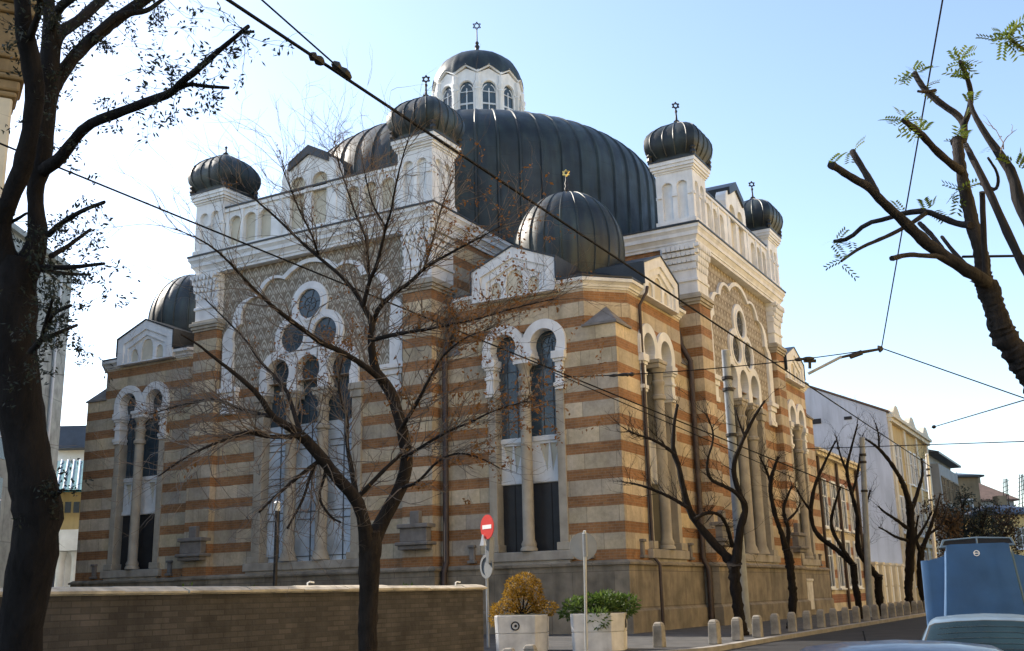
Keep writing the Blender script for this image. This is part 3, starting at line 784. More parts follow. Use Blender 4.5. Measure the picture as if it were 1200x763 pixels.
# drainpipes, pedestal blocks
def pipe(pts, r):
    m = MB(); m.tube(pts, r, 10); return m.build('drainpipe', 'pipe', syn, smooth=50)
for fr, s_ in ((S, 1), (S, -1), (E_, -1), (E_, 1)):
    pipe([fr(s_*6.36, A-.35, 12.2), fr(s_*6.34, A-.2, 11.0), fr(s_*6.34, A+.16, 10.3), fr(s_*6.34, A+.16, 2.7), fr(s_*6.36, A+.36, 2.3), fr(s_*6.36, A+.36, .3)], .11)
pipe([E_(-10.95, A+.36, 12.2), E_(-11.0, A+.34, 12.0), E_(-11.15, A+.10, 11.5), E_(-11.15, A+.10, 2.7), E_(-11.15, A+.33, 2.4), E_(-11.15, A+.33, .3)], .06)
for fr in (S, E_):
    for s_ in (-1, 1):
        m = MB(); c = s_*5.4
        for w, d, z0, z1 in ((.62, .34, 3.15, 3.3), (.70, .42, 3.3, 3.42), (.58, .28, 3.42, 3.9), (.66, .36, 3.9, 4.05), (.2, .2, 4.05, 4.5)):
            m.box(c-w, c+w, PN-.2, PN+d, z0, z1, fr)
        m.build('wall_pedestal', 'grey_stone', syn, bevel=.03)
    for u in (7.35, 11.9, -7.35, -11.9):
        m = MB()
        for w, d, z0, z1 in ((.16, .16, 2.62, 2.72), (.10, .1, 2.72, 3.15), (.14, .15, 3.15, 3.24)): m.box(u-w, u+w, A-.1, A+d, z0, z1, fr)
        m.build('stone_stub', 'grey_stone', syn, bevel=.02)
m = MB(); m.box(8.0, 9.1, A-.1, A+.27, .5, 1.85, E_); m.box(7.9, 9.2, A-.1, A+.30, 1.85, 1.97, E_); m.build('plinth_hatch', 'concrete', syn, bevel=.02)
# turn copies of the shared parts to the other fronts (no bpy.ops)
def dup(o, parent, k, top=True):
    c = o.copy(); COL.objects.link(c); c.parent = parent
    if top: c.rotation_euler = (0, 0, k*PI/2)
    for ch in list(o.children): dup(ch, c, k, False)
    return c
for o, turns in ROT:
    for k in turns: dup(o, syn, k)

# ================================================================== GROUND
def sm(t): t = max(0, min(1, t)); return t*t*(3-2*t)
def GZ(y): return -.27+.40*sm((y+48)/32)          # road level, rising gently to the building
ys = [-400, -120, -70, -60, -54]+[-50+2*i for i in range(20)]+[0, 20, 60, 120, 300, 900]
xs = [-900, -200, -60, 0, 10, 20, 30, 40, 60, 200, 900]
m = MB(); m.grid([[(x, y, GZ(y)) for x in xs] for y in ys]); structure(m.build('ground', 'soil', recalc=False))
def strip(x0, x1, y0, y1, dz, step=2.0):
    n = max(1, int((y1-y0)/step)); P = []
    for i in range(n+1):
        y = y0+(y1-y0)*i/n; P.append([(x0, y, GZ(y)+dz), (x1, y, GZ(y)+dz)])
    return P
m = MB(); m.grid(strip(18.6, 28.6, -110, 220, .004)); structure(m.build('road', 'asphalt', recalc=False))
m = MB(); m.grid(strip(-60, 18.6, -26.9, -23.2, .004)); structure(m.build('side_road', 'asphalt', recalc=False))
def pave(name, poly, mat='paving', h=.12):
    m = MB(); N = len(poly)
    tri = tessellate_polygon([[Vector((a, b, 0)) for a, b in poly]])
    m.add([(a, b, GZ(b)+h) for a, b in poly]+[(a, b, GZ(b)-.05) for a, b in poly], [tuple(t) for t in tri]+[(i, (i+1)%N, (i+1)%N+N, i+N) for i in range(N)])
    return structure(m.build(name, mat))
def corner(cx, cy, r, a0, a1, n=8): return [(cx+r*math.cos(math.radians(a0+(a1-a0)*i/n)), cy+r*math.sin(math.radians(a0+(a1-a0)*i/n))) for i in range(n+1)]
edge = [(18.6, 200), (18.6, -10)]+[(18.6, -20.2)]+corner(15.6, -20.2, 3.0, 0, -90)+[(-60, -23.2)]
inner_e = [(18.35, 200), (18.35, -10), (18.35, -20.2)]+corner(15.6, -20.2, 2.75, 0, -90)+[(-60, -22.95)]
pave('pavement', inner_e+[(-60, -12), (12, -12), (12, 200)])
pave('kerb', edge+inner_e[::-1], 'kerb', .124)
pave('near_pavement', [(16.0, -110), (18.35, -110), (18.35, -29)]+corner(16.2, -29.0, 2.15, 0, 90)+[(10, -26.85), (10, -27.2), (16.0, -27.2)])
pave('near_kerb', [(18.6, -110), (18.6, -29)]+corner(16.2, -29.0, 2.4, 0, 90)+[(10, -26.6)]+[(10, -26.85)]+corner(16.2, -29.0, 2.15, 90, 0)+[(18.35, -29), (18.35, -110)], 'kerb', .124)
pave('far_pavement', [(28.6, -110), (30.3, -110), (30.3, 220), (28.6, 220)])

def rnd_(a, b): return random.uniform(a, b)
# ================================================================== WALL in front of the yard
m = MB(); zt = 1.64
m.box(15.62, 15.98, -75, -26.9, -.5, zt)
w = tag(m.build('yard_wall', 'fence_wall'), 'long low dark stone wall with a pale coping in front of the synagogue', 'wall')
m = MB(); random.seed(4); y = -75.0
while y < -26.86:
    y2 = min(-26.85, y+rnd_(.95, 1.25)); a, b_, c_ = rnd_(-.012, .012), rnd_(-.008, .008), rnd_(-.012, .012)
    P = [(15.55+a, zt), (16.05+a, zt), (16.055+a, zt+.03+b_), (15.94+a, zt+.075+b_), (15.80, zt+.085+c_), (15.62+a, zt+.07+b_), (15.55+a, zt+.03)]
    N = len(P); e = .006
    m.add([(x, y+e, z) for x, z in P]+[(x, y2-e, z) for x, z in P], [tuple(range(N)), tuple(range(2*N-1, N-1, -1))]+[(k, k+N, (k+1)%N+N, (k+1)%N) for k in range(N)])
    y = y2
m.box(15.6, 16.0, -75, -26.9, zt-.02, zt+.02)
m.build('coping', 'coping', w)
for u, lab in ((366, 'small white peg on the wall coping left of the bare tree'), (539, 'small white peg on the wall coping near its right end')):
    y = -27.3; 
    # where the coping line passes under that column of the photo
    d = CF+CR*((u-600)/FPX)-CU*((690-381.5)/FPX); t = (15.9-CAM.x)/d.x; p = CAM+d*t
    m = MB(); m.tube([(15.8, p.y, zt+.05), (15.8, p.y, zt+.13), (15.82, p.y+.03, zt+.15), (15.83, p.y+.12, zt+.14)], .014, 6)
    tag(m.build('wall_peg', 'sign_white', smooth=50), lab, 'peg', 'white pegs on the wall')

# ================================================================== TREES
def rnd(a, b): return random.uniform(a, b)
def smoothpath(pts, it=1):
    for _ in range(it):
        out = [pts[0]]
        for a, b in zip(pts, pts[1:]):
            out.append(tuple(.75*x+.25*y for x, y in zip(a, b))); out.append(tuple(.25*x+.75*y for x, y in zip(a, b)))
        out.append(pts[-1]); pts = out
    return pts
class Tree:
    def __init__(s, d, k=1.0): s.d = d; s.k = k; s.tr = MB(); s.tw = MB(); s.lf = MB(); s.ends = []; s.paths = []
    def limb(s, px, dd0=0.0, dd1=0.0, seg=8, into=None, knob=.10):
        px = [(a, b, c*s.k) for a, b, c in px]
        px = smoothpath(px, 2 if len(px) < 9 else 1)
        pts = []; rad = []
        n = len(px)
        if knob > .15: px = smoothpath(px, 1)
        n = len(px)
        for i, (u, v, r) in enumerate(px):
            dd = dd0+(dd1-dd0)*i/(n-1); w = s.d+dd
            p = at(u, v, w); pts.append(p); rad.append(max(.004, r*w/FPX*(1+rnd(-knob, knob)*.45)))
        if knob > .15 and len(rad) > 6: rad[-2] *= 1.22; rad[-1] *= 1.15
        (into or s.tr).tube(pts, rad, seg, True, min(.13, knob*.8))
        s.paths.append((pts, rad)); return pts, rad
    def twig(s, p, d, L, r, depth, droop=0.0, leafp=0.0, leaf=None):
        n = 5; pts = [p]; dirv = Vector(d).normalized()
        for i in range(n):
            dirv = (dirv+Vector((rnd(-.42, .42), rnd(-.42, .42), rnd(-.30, .40)-droop))).normalized()
            pts.append(pts[-1]+dirv*(L/n))
        s.tw.tube(pts, [r*(1-.75*i/n) for i in range(n+1)], 4 if r > .006 else 3, cap=False)
        if depth > 0:
            for k in range(2 if depth > 1 else random.choice((1, 2, 3))):
                i = random.randint(1, n); q = (dirv+Vector((rnd(-1, 1), rnd(-1, 1), rnd(-.5, 1)))*.8)
                s.twig(pts[i], q, L*rnd(.45, .75), r*.6, depth-1, droop, leafp, leaf)
        if leaf and random.random() < leafp: leaf(s, pts)
        return pts
    def finish(s, name, label, mats, group=None, leafname='leaves'):
        base = s.paths[0][0][0]
        root = thing(name, base, label, 'tree', group)
        place(s.tr.build('trunk', mats[0], smooth=60, recalc=False), root)
        if s.tw.v: place(s.tw.build('crown', mats[1], recalc=False), root)
        if s.lf.v: place(s.lf.build('foliage', mats[2], recalc=False), root)
        return root
def leafquad(m, p, d, L, w):
    d = Vector(d).normalized(); s_ = d.cross(Vector((rnd(-1, 1), rnd(-1, 1), rnd(-1, 1))))
    if s_.length < 1e-3: s_ = d.orthogonal()
    s_.normalize()
    m.add([p, p+d*L*.45+s_*w, p+d*L, p+d*L*.5-s_*w], [(0, 1, 2, 3)])
def clump_dry(t, pts):
    for q in pts[1:]:
        for _ in range(2): leafquad(t.lf, q+Vector((rnd(-.03, .03), rnd(-.03, .03), rnd(-.04, .02))), (rnd(-1, 1), rnd(-1, 1), rnd(-1.2, .3)), rnd(.025, .06), rnd(.007, .015))
def compound(m, p, d, L, w, n=5):        # ash-like compound leaf: a stalk with paired leaflets
    d = Vector(d).normalized(); s_ = d.cross(Vector((rnd(-.4, .4), rnd(-.4, .4), 1)))
    if s_.length < 1e-3: s_ = d.orthogonal()
    s_.normalize()
    for i in range(n):
        q = p+d*(L*(i+1)/n)+Vector((0, 0, -.03*(i/n)**2))
        for sg in (-1, 1):
            e = (d*.5+s_*sg).normalized(); pw = e.cross(d).cross(e).normalized()
            m.add([q, q+e*L*.22+d*w, q+e*L*.45, q+e*L*.22-d*w], [(0, 1, 2, 3)])

# ---- bare tree in front of the wall
T = Tree(11.4, .82); random.seed(11)
gz = GZ(-36)+.1
base = at(431, 763, 11.4)
b0 = Vector((base.x, base.y, gz))
pts = [b0, b0.lerp(base, .3), base]
T.tr.tube(pts, [.19, .15, .135], 10)
T.paths.append((pts, [.19, .15, .135]))
T.limb([(431, 775, 14.5), (431, 740, 14), (432, 700, 14), (433, 665, 15), (434, 640, 16), (434, 622, 14)], seg=12)
T.limb([(431, 650, 12), (427, 612, 9.5), (417, 583, 9), (393, 558, 9), (376, 535, 8), (353, 509, 8), (336, 499, 6), (318, 488, 4.5), (304, 463, 3.6), (278, 440, 3), (252, 420, 2.2), (230, 402, 1.6), (212, 392, 1)], 0, -1.2)
T.limb([(353, 509, 4.5), (341, 512, 3.4), (310, 512, 3), (292, 505, 2.8), (272, 512, 2.4), (238, 525, 2), (209, 541, 1.6), (186, 558, 1)], -.5, -1.6)
T.limb([(318, 488, 3), (290, 482, 2.8), (272, 475, 2.6), (249, 467, 2.3), (226, 472, 1.9), (206, 476, 1.5), (175, 486, .9)], -.7, .4)
T.limb([(353, 509, 4), (347, 492, 3.3), (341, 472, 3), (336, 457, 2.6), (321, 440, 2.2), (304, 423, 2), (288, 398, 1.6), (262, 372, 1.2), (240, 350, .8)], -.5, .8)
T.limb([(378, 538, 3.5), (364, 547, 3), (347, 561, 2.6), (333, 573, 2.3), (318, 586, 2), (304, 600, 1.6)], -.3, -1)
T.limb([(372, 540, 2.6), (364, 555, 2.3), (356, 584, 2), (346, 602, 1.7), (337, 619, 1.5)], -.3, -.8)
T.limb([(382, 545, 2.8), (380, 561, 2.2), (372, 584, 2), (388, 607, 1.7), (399, 612, 1.4)], -.2, -.6)
T.limb([(418, 585, 4.6), (411, 544, 3.4), (406, 518, 2.9), (408, 492, 2.4), (399, 469, 2), (396, 445, 1.5), (402, 420, 1)], 0, .8)
T.limb([(419, 583, 4), (440, 561, 3.2), (457, 544, 2.8), (471, 532, 2.2)], 0, .2)
T.limb([(434, 645, 14), (440, 628, 11.5), (454, 599, 10.5), (468, 576, 9.5), (476, 550, 9), (477, 530, 9), (471, 501, 8.5), (460, 463, 8), (449, 446, 8), (439, 433, 6.5), (434, 399, 5.2), (437, 378, 4.5), (426, 360, 3.5), (421, 349, 3), (403, 326, 2.6), (374, 302, 2.3), (353, 284, 2), (324, 255, 1.6), (300, 235, 1.2), (272, 205, .8)], 0, 1.2, 10)
T.limb([(449, 447, 5), (426, 428, 4.2), (400, 412, 4), (376, 402, 3.6), (355, 386, 3.2), (337, 373, 3), (311, 352, 2.5), (290, 331, 2.1), (262, 300, 1.6), (238, 282, 1.1), (205, 268, .7)], .4, -1.4)
T.limb([(426, 358, 3.6), (433, 329, 3), (441, 313, 2.8), (447, 289, 2.4), (452, 266, 2.1), (458, 250, 1.8), (462, 225, 1.5), (470, 190, 1.2), (480, 158, .7)], .7, -.3)
T.limb([(433, 329, 2.4), (431, 302, 2.1), (429, 279, 1.9), (424, 266, 1.7), (416, 250, 1.5), (408, 225, 1.2), (397, 192, .9), (392, 165, .6)], .6, 1.2)
T.limb([(437, 378, 4), (444, 360, 3.6), (463, 342, 3.1), (481, 331, 2.8), (497, 314, 2.4), (513, 305, 2.1), (536, 292, 1.7), (562, 279, 1.3), (592, 262, .8)], .8, 0)
T.limb([(435, 399, 3.2), (458, 393, 3.4), (473, 390, 2.6), (500, 386, 2.1), (530, 380, 1.7), (560, 374, 1.4), (598, 362, 1.1), (650, 350, .6)], .5, -.8)
T.limb([(471, 501, 3), (490, 470, 2.4), (505, 440, 2), (520, 415, 1.6), (545, 395, 1.2), (575, 385, .7)], .1, -.8)
T.limb([(476, 535, 2.6), (500, 520, 2.1), (525, 505, 1.8), (552, 495, 1.5), (580, 480, 1.1), (618, 470, .6)], 0, -1)
T.limb([(470, 572, 2.6), (490, 566, 2), (512, 540, 1.7), (535, 530, 1.4), (560, 535, 1.1), (585, 548, .7)], -.1, -.8)
T.limb([(497, 314, 1.8), (505, 290, 1.5), (512, 262, 1.3), (520, 235, 1), (532, 205, .6)], .3, 1)
T.limb([(374, 302, 1.8), (366, 275, 1.5), (352, 250, 1.2), (340, 220, .9), (330, 195, .6)], 1, .2)
T.limb([(452, 266, 1.6), (436, 240, 1.3), (430, 215, 1), (424, 185, .6)], .3, .6)
cen = at(420, 420, 11.4)
for pts, rad in T.paths[3:]:
    for i in range(1, len(pts)):
        if rad[i] > .065: continue
        k = 1.7 if rad[i] > .02 else 2.3
        vm = 381.5-FPX*((pts[i]-CAM).dot(CU))/dist(pts[i])
        if vm > 535: k *= .35
        nn = int(k)+(random.random() < k-int(k))
        for _ in range(nn):
            p = pts[i-1].lerp(pts[i], random.random()); d = (pts[i]-pts[i-1]).normalized()
            out = Vector((rnd(-1, 1), rnd(-1, 1), rnd(-.7, 1.0)))
            q = d*.9+out*.75+(p-cen).normalized()*.25
            uu = 600+FPX*((p-CAM).dot(CR))/dist(p); vv = 381.5-FPX*((p-CAM).dot(CU))/dist(p)
            dry = .004
            if 470 < uu < 640 and 330 < vv < 580: dry = .2
            elif 330 < uu < 450 and 410 < vv < 480: dry = .25
            elif 490 < uu < 600 and 230 < vv < 330: dry = .12
            elif 180 < uu < 280 and vv > 420: dry = .02
            T.twig(p, q, rnd(.25, .95), min(.0075, max(.0042, rad[i]*.42)), 2 if random.random() < .75 else 1, .02, dry, clump_dry)
T.finish('bare_tree', 'tall bare tree with fine twigs and a few dry orange leaves before the dark wall', ('bark_pale', 'twig', 'leaf_dry'))

# ---- big dark pruned tree at the left edge
T = Tree(8.6); random.seed(5)
base = at(20, 775, 8.6); b0 = Vector((base.x, base.y, GZ(base.y)))
T.tr.tube([b0, b0.lerp(base, .5), base], [.24, .19, .172], 12); T.paths.append(([b0, base], [.24, .17]))
T.limb([(20, 780, 25), (26, 720, 24), (38, 660, 26), (44, 615, 27), (44, 588, 27), (37, 560, 25), (31, 520, 25), (22, 470, 27), (15, 420, 28), (13, 380, 27), (15, 345, 26), (18, 320, 24), (22, 300, 20)], seg=14)
T.limb([(14, 335, 17), (6, 300, 14), (0, 275, 12), (4, 250, 11), (13, 230, 11), (24, 205, 11), (31, 178, 11), (37, 145, 10), (42, 110, 11), (36, 72, 12), (28, 38, 10), (26, 0, 9), (22, -30, 8)], 0, -.5, 12)
T.limb([(24, 330, 17), (40, 298, 14), (45, 275, 11), (42, 245, 10), (41, 220, 9.5), (48, 195, 11), (51, 165, 11), (53, 130, 12), (56, 95, 14), (60, 60, 11), (60, 30, 9), (56, 0, 8), (54, -30, 8)], 0, .3, 12)
T.limb([(50, 200, 8), (70, 187, 7.5), (86, 165, 6.5), (100, 148, 6), (125, 137, 6), (150, 128, 5.5), (175, 118, 5.5), (200, 110, 5), (214, 95, 4.6), (230, 83, 4), (250, 65, 3.4), (270, 48, 3), (291, 31, 2.4)], .1, -1.2, 9)
T.limb([(205, 106, 3), (222, 98, 2.6), (238, 101, 2.4), (268, 103, 1.9)], -.7, -.8)
T.limb([(283, 38, 1.9), (298, 37, 1.8)], -1.1, -1.1)
T.limb([(57, 112, 9), (75, 83, 7.5), (92, 60, 7.5), (116, 39, 7.5), (136, 22, 7.5), (160, 7, 6.5), (185, -12, 5.5)], .2, .9, 9)
T.limb([(62, 55, 8), (70, 38, 7), (89, 27, 6.5), (106, 12, 6), (124, -4, 5.5)], .2, 1.2, 9)
T.limb([(60, 30, 6), (68, 10, 5.5), (85, -3, 5)], .2, -.6)
T.limb([(45, 85, 6), (33, 52, 5), (38, 36, 4), (48, 10, 4), (46, -10, 4)], -.2, -.8)
T.limb([(110, 42, 4), (140, 15, 3.5), (170, 15, 3), (190, 0, 2.4), (205, -12, 2)], .4, 1.0)
T.limb([(57, 275, 4), (73, 260, 3), (98, 246, 2.6), (122, 237, 2.2)], -.1, -.5)
T.limb([(60, 300, 3.5), (79, 289, 2.6), (106, 269, 2)], -.1, .4)
T.limb([(50, 313, 3.5), (79, 314, 2.8), (122, 309, 2)], -.1, -.3)
T.limb([(50, 317, 2.6), (75, 321, 2), (106, 322, 1.6)], -.1, .3)
T.limb([(36, 412, 4), (49, 399, 3.4), (55, 380, 2.8), (63, 366, 2.6), (83, 358, 2)], -.3, -.7)
T.limb([(49, 399, 3), (71, 389, 2.4), (90, 381, 1.8)], -.4, -.2)
T.limb([(50, 392, 2.6), (56, 370, 2.2), (61, 352, 1.8)], -.4, -.9)
T.limb([(8, 263, 2.5), (20, 257, 2), (31, 250, 1.6)], 0, -.2)
T.limb([(50, 590, 6), (62, 582, 4), (74, 574, 2)], 0, -.1)
def sprig_dark(t, p, L):
    for _ in range(random.randint(1, 3)):
        q = p+Vector((rnd(-.05, .05), rnd(-.05, .05), rnd(-.05, .05))); d = (rnd(-1, 1), rnd(-1, 1), rnd(-1.2, .4))
        for k in range(random.randint(3, 6)): leafquad(t.lf, q+Vector((rnd(-.035, .035), rnd(-.035, .035), rnd(-.05, .03))), (d[0]+rnd(-1, 1), d[1]+rnd(-1, 1), d[2]+rnd(-.8, .8)), L*rnd(.4, .75), rnd(.006, .011))
for pts, rad in T.paths[4:]:
    for i in range(1, len(pts)):
        if rad[i] > .06: continue
        for _ in range(random.choice((0, 1, 2)) if pts[i].z > 4.2 else 1):
            p = pts[i-1].lerp(pts[i], random.random())
            if random.random() < .75:
                d = Vector((rnd(-1, 1), rnd(-1, 1), rnd(-1.1, .9))); L = rnd(.10, .5)
                tw = T.twig(p, d, L, .0032, 1, .10)
                for q in tw[2:]:
                    if random.random() < .8: sprig_dark(T, q, .075)
T.finish('dark_tree', 'thick dark pruned tree trunk with small leaf sprigs at the left edge', ('bark', 'bark', 'leaf_dark'))

# ---- pruned trees at the upper right
random.seed(21)
T = Tree(8.8)
p1 = at(1215, 452, 8.8); gx = p1+CR*.9; b0 = Vector((gx.x+.35, gx.y+.2, GZ(gx.y)+.1))
T.tr.tube([b0, Vector((b0.x-.05, b0.y, b0.z+1.2)), p1.lerp(b0, .35)+Vector((0, 0, .2)), p1], [.2, .16, .135, .118], 12)
T.paths.append(([b0, p1], [.2, .12]))
T.limb([(1222, 458, 17), (1203, 432, 16), (1189, 410, 14.5), (1176, 394, 14.5), (1168, 369, 13), (1160, 342, 12.5), (1150, 324, 11)], seg=12, knob=.22)
T.limb([(1156, 332, 9), (1149, 326, 7.5), (1125, 312, 7), (1090, 289, 7), (1062, 263, 6.3), (1038, 240, 5.5), (1018, 219, 5), (998, 208, 4.6), (974, 193, 4.2)], 0, -1, 10, knob=.17)
T.limb([(1028, 228, 4.2), (1020, 212, 4.2), (1010, 196, 4), (999, 178, 3.8)], -.7, -.5)
T.limb([(1138, 264, 4.4), (1124, 263, 4), (1108, 257, 3.8), (1085, 247, 3.8), (1062, 249, 3.2), (1040, 256, 2.8), (1015, 262, 2.6), (995, 280, 2.4), (978, 283, 2.2)], .1, .9)
T.limb([(1085, 250, 3), (1062, 266, 2.6), (1033, 280, 2.4), (1008, 290, 2), (986, 306, 1.6)], .4, -.4)
T.limb([(1120, 312, 4), (1102, 300, 3.2), (1085, 300, 3), (1064, 298, 2.8), (1045, 303, 3.2)], -.2, -.9)
T.limb([(1112, 305, 3.4), (1098, 282, 3), (1078, 262, 3)], -.2, .5)
T.limb([(1138, 318, 3.2), (1118, 296, 2.6), (1104, 278, 2.2)], 0, .6)
T.limb([(1152, 330, 9), (1151, 300, 8.5), (1140, 265, 8), (1131, 225, 7), (1125, 192, 6.4), (1122, 166, 6)], 0, .4, 10, knob=.17)
T.limb([(1126, 200, 5.4), (1118, 195, 4.8), (1096, 176, 4.4), (1079, 156, 3.9), (1059, 141, 3.3)], .3, -.4)
T.limb([(1128, 170, 4.6), (1131, 155, 4.4), (1127, 138, 4.2), (1102, 121, 3.8), (1082, 104, 3.4), (1072, 86, 3.2)], .4, .9)
T.limb([(1130, 145, 4), (1135, 132, 3.6), (1139, 112, 3), (1134, 92, 2.8), (1125, 72, 2.4)], .5, .2)
T.limb([(1156, 330, 4), (1154, 300, 3.6), (1152, 260, 3.4), (1151, 225, 3.2)], -.1, -.2)
T.limb([(1150, 215, 2.4), (1168, 225, 2.2), (1171, 205, 1.8), (1158, 185, 1.4)], -.1, -.3)
T.limb([(1096, 106, 2.2), (1085, 108, 2), (1076, 107, 1.6)], .8, .6)
def sprig_green(t, p, n, L):
    for _ in range(n):
        compound(t.lf, p, (rnd(-1, 1), rnd(-1, 1), rnd(-.5, 1)), L*rnd(.7, 1.25), .011, random.randint(4, 6))
tips = [(974, 193, -1, 1), (999, 178, -.5, 2), (978, 283, .9, 5), (986, 306, -.4, 3), (1000, 280, .7, 3), (1059, 141, -.4, 9), (1079, 156, -.1, 5), (1072, 86, .9, 10), (1082, 104, .8, 3), (1125, 72, .2, 13), (1134, 92, .3, 5), (1122, 166, .4, 4), (1125, 225, .2, 7), (1113, 232, .1, 3), (1090, 246, .4, 3), (1139, 120, .3, 3), (1058, 246, .6, 2)]
for u, v, dd, n in tips:
    for _ in range(n):
        sprig_green(T, at(u+rnd(-3, 3), v+rnd(-3, 3), 8.8+dd+rnd(-.03, .03)), 1, .13)
T.finish('pruned_tree', 'pruned tree with thick cut branches and young green leaves at the upper right', ('bark_right', 'twig', 'leaf_green'))
T = Tree(7.8)
p1 = at(1232, 330, 7.8); b0 = Vector((p1.x+.25, p1.y, GZ(p1.y)+.1))
T.tr.tube([b0, b0.lerp(p1, .5)+Vector((.05, 0, 0)), p1], [.14, .11, .09], 10); T.paths.append(([b0, p1], [.14, .09]))
T.limb([(1233, 336, 13), (1222, 300, 10), (1210, 265, 8.5), (1194, 240, 7.5), (1188, 205, 6), (1171, 180, 5), (1154, 156, 4), (1141, 133, 3), (1136, 118, 2.4)], 0, .6, 9)
T.limb([(1228, 350, 9), (1212, 330, 6), (1199, 312, 5.2), (1177, 265, 5), (1160, 226, 4.6), (1143, 192, 4), (1132, 170, 3.4)], 0, .8, 9)
T.limb([(1236, 200, 5), (1225, 110, 4), (1212, 70, 3), (1196, 55, 2), (1182, 45, 1.5)], 0, -.3)
T.limb([(1229, 300, 5), (1233, 240, 5), (1236, 200, 5)], 0, 0)
for u, v, dd, n in ((1182, 45, -.3, 12), (1192, 50, -.3, 6), (1172, 44, -.3, 5), (1190, 195, .2, 3), (1198, 190, .2, 2), (1160, 165, .4, 2)):
    for _ in range(n): sprig_green(T, at(u+rnd(-7, 7), v+rnd(-7, 6), 7.8+dd+rnd(-.05, .05)), 1, .12)
T.twig(at(1172, 180, 8), CU, .25, .006, 1); T.twig(at(1176, 175, 8), CU+CR*.2, .3, .006, 1)
T.finish('pruned_tree', 'slimmer pruned tree leaning in from the right picture edge with a yellow-green sprig', ('bark_right', 'twig', 'leaf_green'))

# ---- street trees along the right-hand pavement
def street_tree(y, limbs, label, seed, twn=1.5, x=17.35):
    random.seed(seed)
    P = Vector((x, y, GZ(y)+.12)); T = Tree(dist(P), .80)
    u0 = 600+FPX*((P-CAM).dot(CR))/dist(P); v0 = 381.5-FPX*((P-CAM).dot(CU))/dist(P)
    first = True
    for L in limbs:
        if first:
            q = [(u0, v0, L[0][2]*1.25), (u0-.5, v0-6, L[0][2]*1.05)]+[(u, min(v, v0-9), r) for u, v, r in L]
            T.limb(q, 0, rnd(-.1, .1), 9, knob=.26); first = False
        else: T.limb(L, rnd(-.1, .1), rnd(-1.3, 1.3), 7, knob=.24)
    for pts, rad in T.paths[1:]:
        for i in range(2, len(pts)):
            if rad[i] > .085 or random.random() > .42: continue
            p = pts[i]; d = (pts[i]-pts[i-1]).normalized()+Vector((rnd(-.9, .9), rnd(-.9, .9), rnd(-.1, .9)))
            for _ in range(int(twn+random.random())):
                T.twig(p, d+Vector((rnd(-.5, .5),)*3), rnd(.3, 1.1), rnd(.007, .013), 2)
    return T.finish('street_tree', label, ('bark', 'bark', 'leaf_dark'), 'pruned trees along the right pavement')
street_tree(-14.8, [[(866, 720, 8), (862, 690, 8), (860, 660, 9)],
    [(861, 672, 7.5), (855, 656, 7), (838, 638, 6), (812, 609, 5.5), (802, 581, 4.5), (795, 543, 4), (788, 528, 3.4), (790, 495, 2.6), (794, 474, 1.8)],
    [(790, 532, 2.8), (778, 522, 2.4), (762, 514, 2), (748, 510, 1.6), (736, 505, 1.2)],
    [(806, 595, 3), (790, 585, 2.6), (771, 576, 2.2), (752, 569, 1.7), (738, 566, 1.2)],
    [(815, 608, 2.8), (828, 600, 2.6), (843, 602, 2.4), (852, 615, 2.6), (858, 640, 3)],
    [(861, 668, 8), (865, 645, 7), (867, 619, 6), (875, 596, 5), (868, 582, 4.5), (857, 548, 3.6), (871, 514, 3), (883, 490, 2.4), (896, 470, 1.4)],
    [(872, 590, 3.4), (862, 576, 3), (845, 568, 2.6), (831, 562, 2.4), (827, 543, 2), (838, 512, 1.6), (830, 490, 1)],
    [(873, 512, 2), (866, 495, 1.6), (862, 478, 1)]], 'black pruned street tree with a wide fork beside the grey tram pole', 31)
street_tree(-9.6, [[(930, 700, 6), (927, 676, 6.5), (925, 655, 6.5), (921, 642, 5.5)],
    [(922, 648, 5), (916, 625, 4), (909, 607, 3.6), (902, 576, 3.2), (904, 557, 2.6), (912, 536, 1.8)],
    [(922, 644, 4), (925, 620, 3), (917, 600, 2.6), (921, 585, 2), (928, 570, 1.4)],
    [(903, 566, 2), (897, 548, 1.6), (890, 535, 1)], [(920, 612, 2), (932, 602, 1.6), (938, 590, 1)]], 'stout knobbly street tree with short thin branches, second from the corner', 32)
street_tree(.8, [[(1005, 700, 4.8), (1002, 685, 4.8), (1000, 661, 5)],
    [(1000, 662, 4.4), (981, 644, 4), (957, 628, 3.4), (949, 606, 3), (953, 572, 2.6), (965, 545, 2), (979, 517, 1.2)],
    [(999, 660, 3.6), (985, 640, 3), (972, 615, 2.6), (978, 592, 2), (985, 570, 1.3)],
    [(951, 600, 2), (940, 585, 1.6), (932, 570, 1)]], 'slender street tree bending left in front of the striped annexe', 33)
street_tree(5, [[(1030, 700, 5.5), (1029, 674, 6)],
    [(1028, 676, 5), (1013, 657, 4.2), (1004, 643, 4), (1006, 606, 3.2), (998, 579, 3), (991, 551, 2.4), (996, 531, 1.9), (1005, 497, 1)],
    [(998, 580, 2), (1004, 560, 1.8), (1008, 535, 1.4), (1011, 510, .9)], [(992, 552, 1.8), (984, 532, 1.4), (980, 512, .9)],
    [(1012, 655, 2.6), (1014, 630, 2.2), (1012, 600, 1.8), (1020, 575, 1.2)]], 'forked street tree with upright shoots next to the leaning concrete pole', 34)
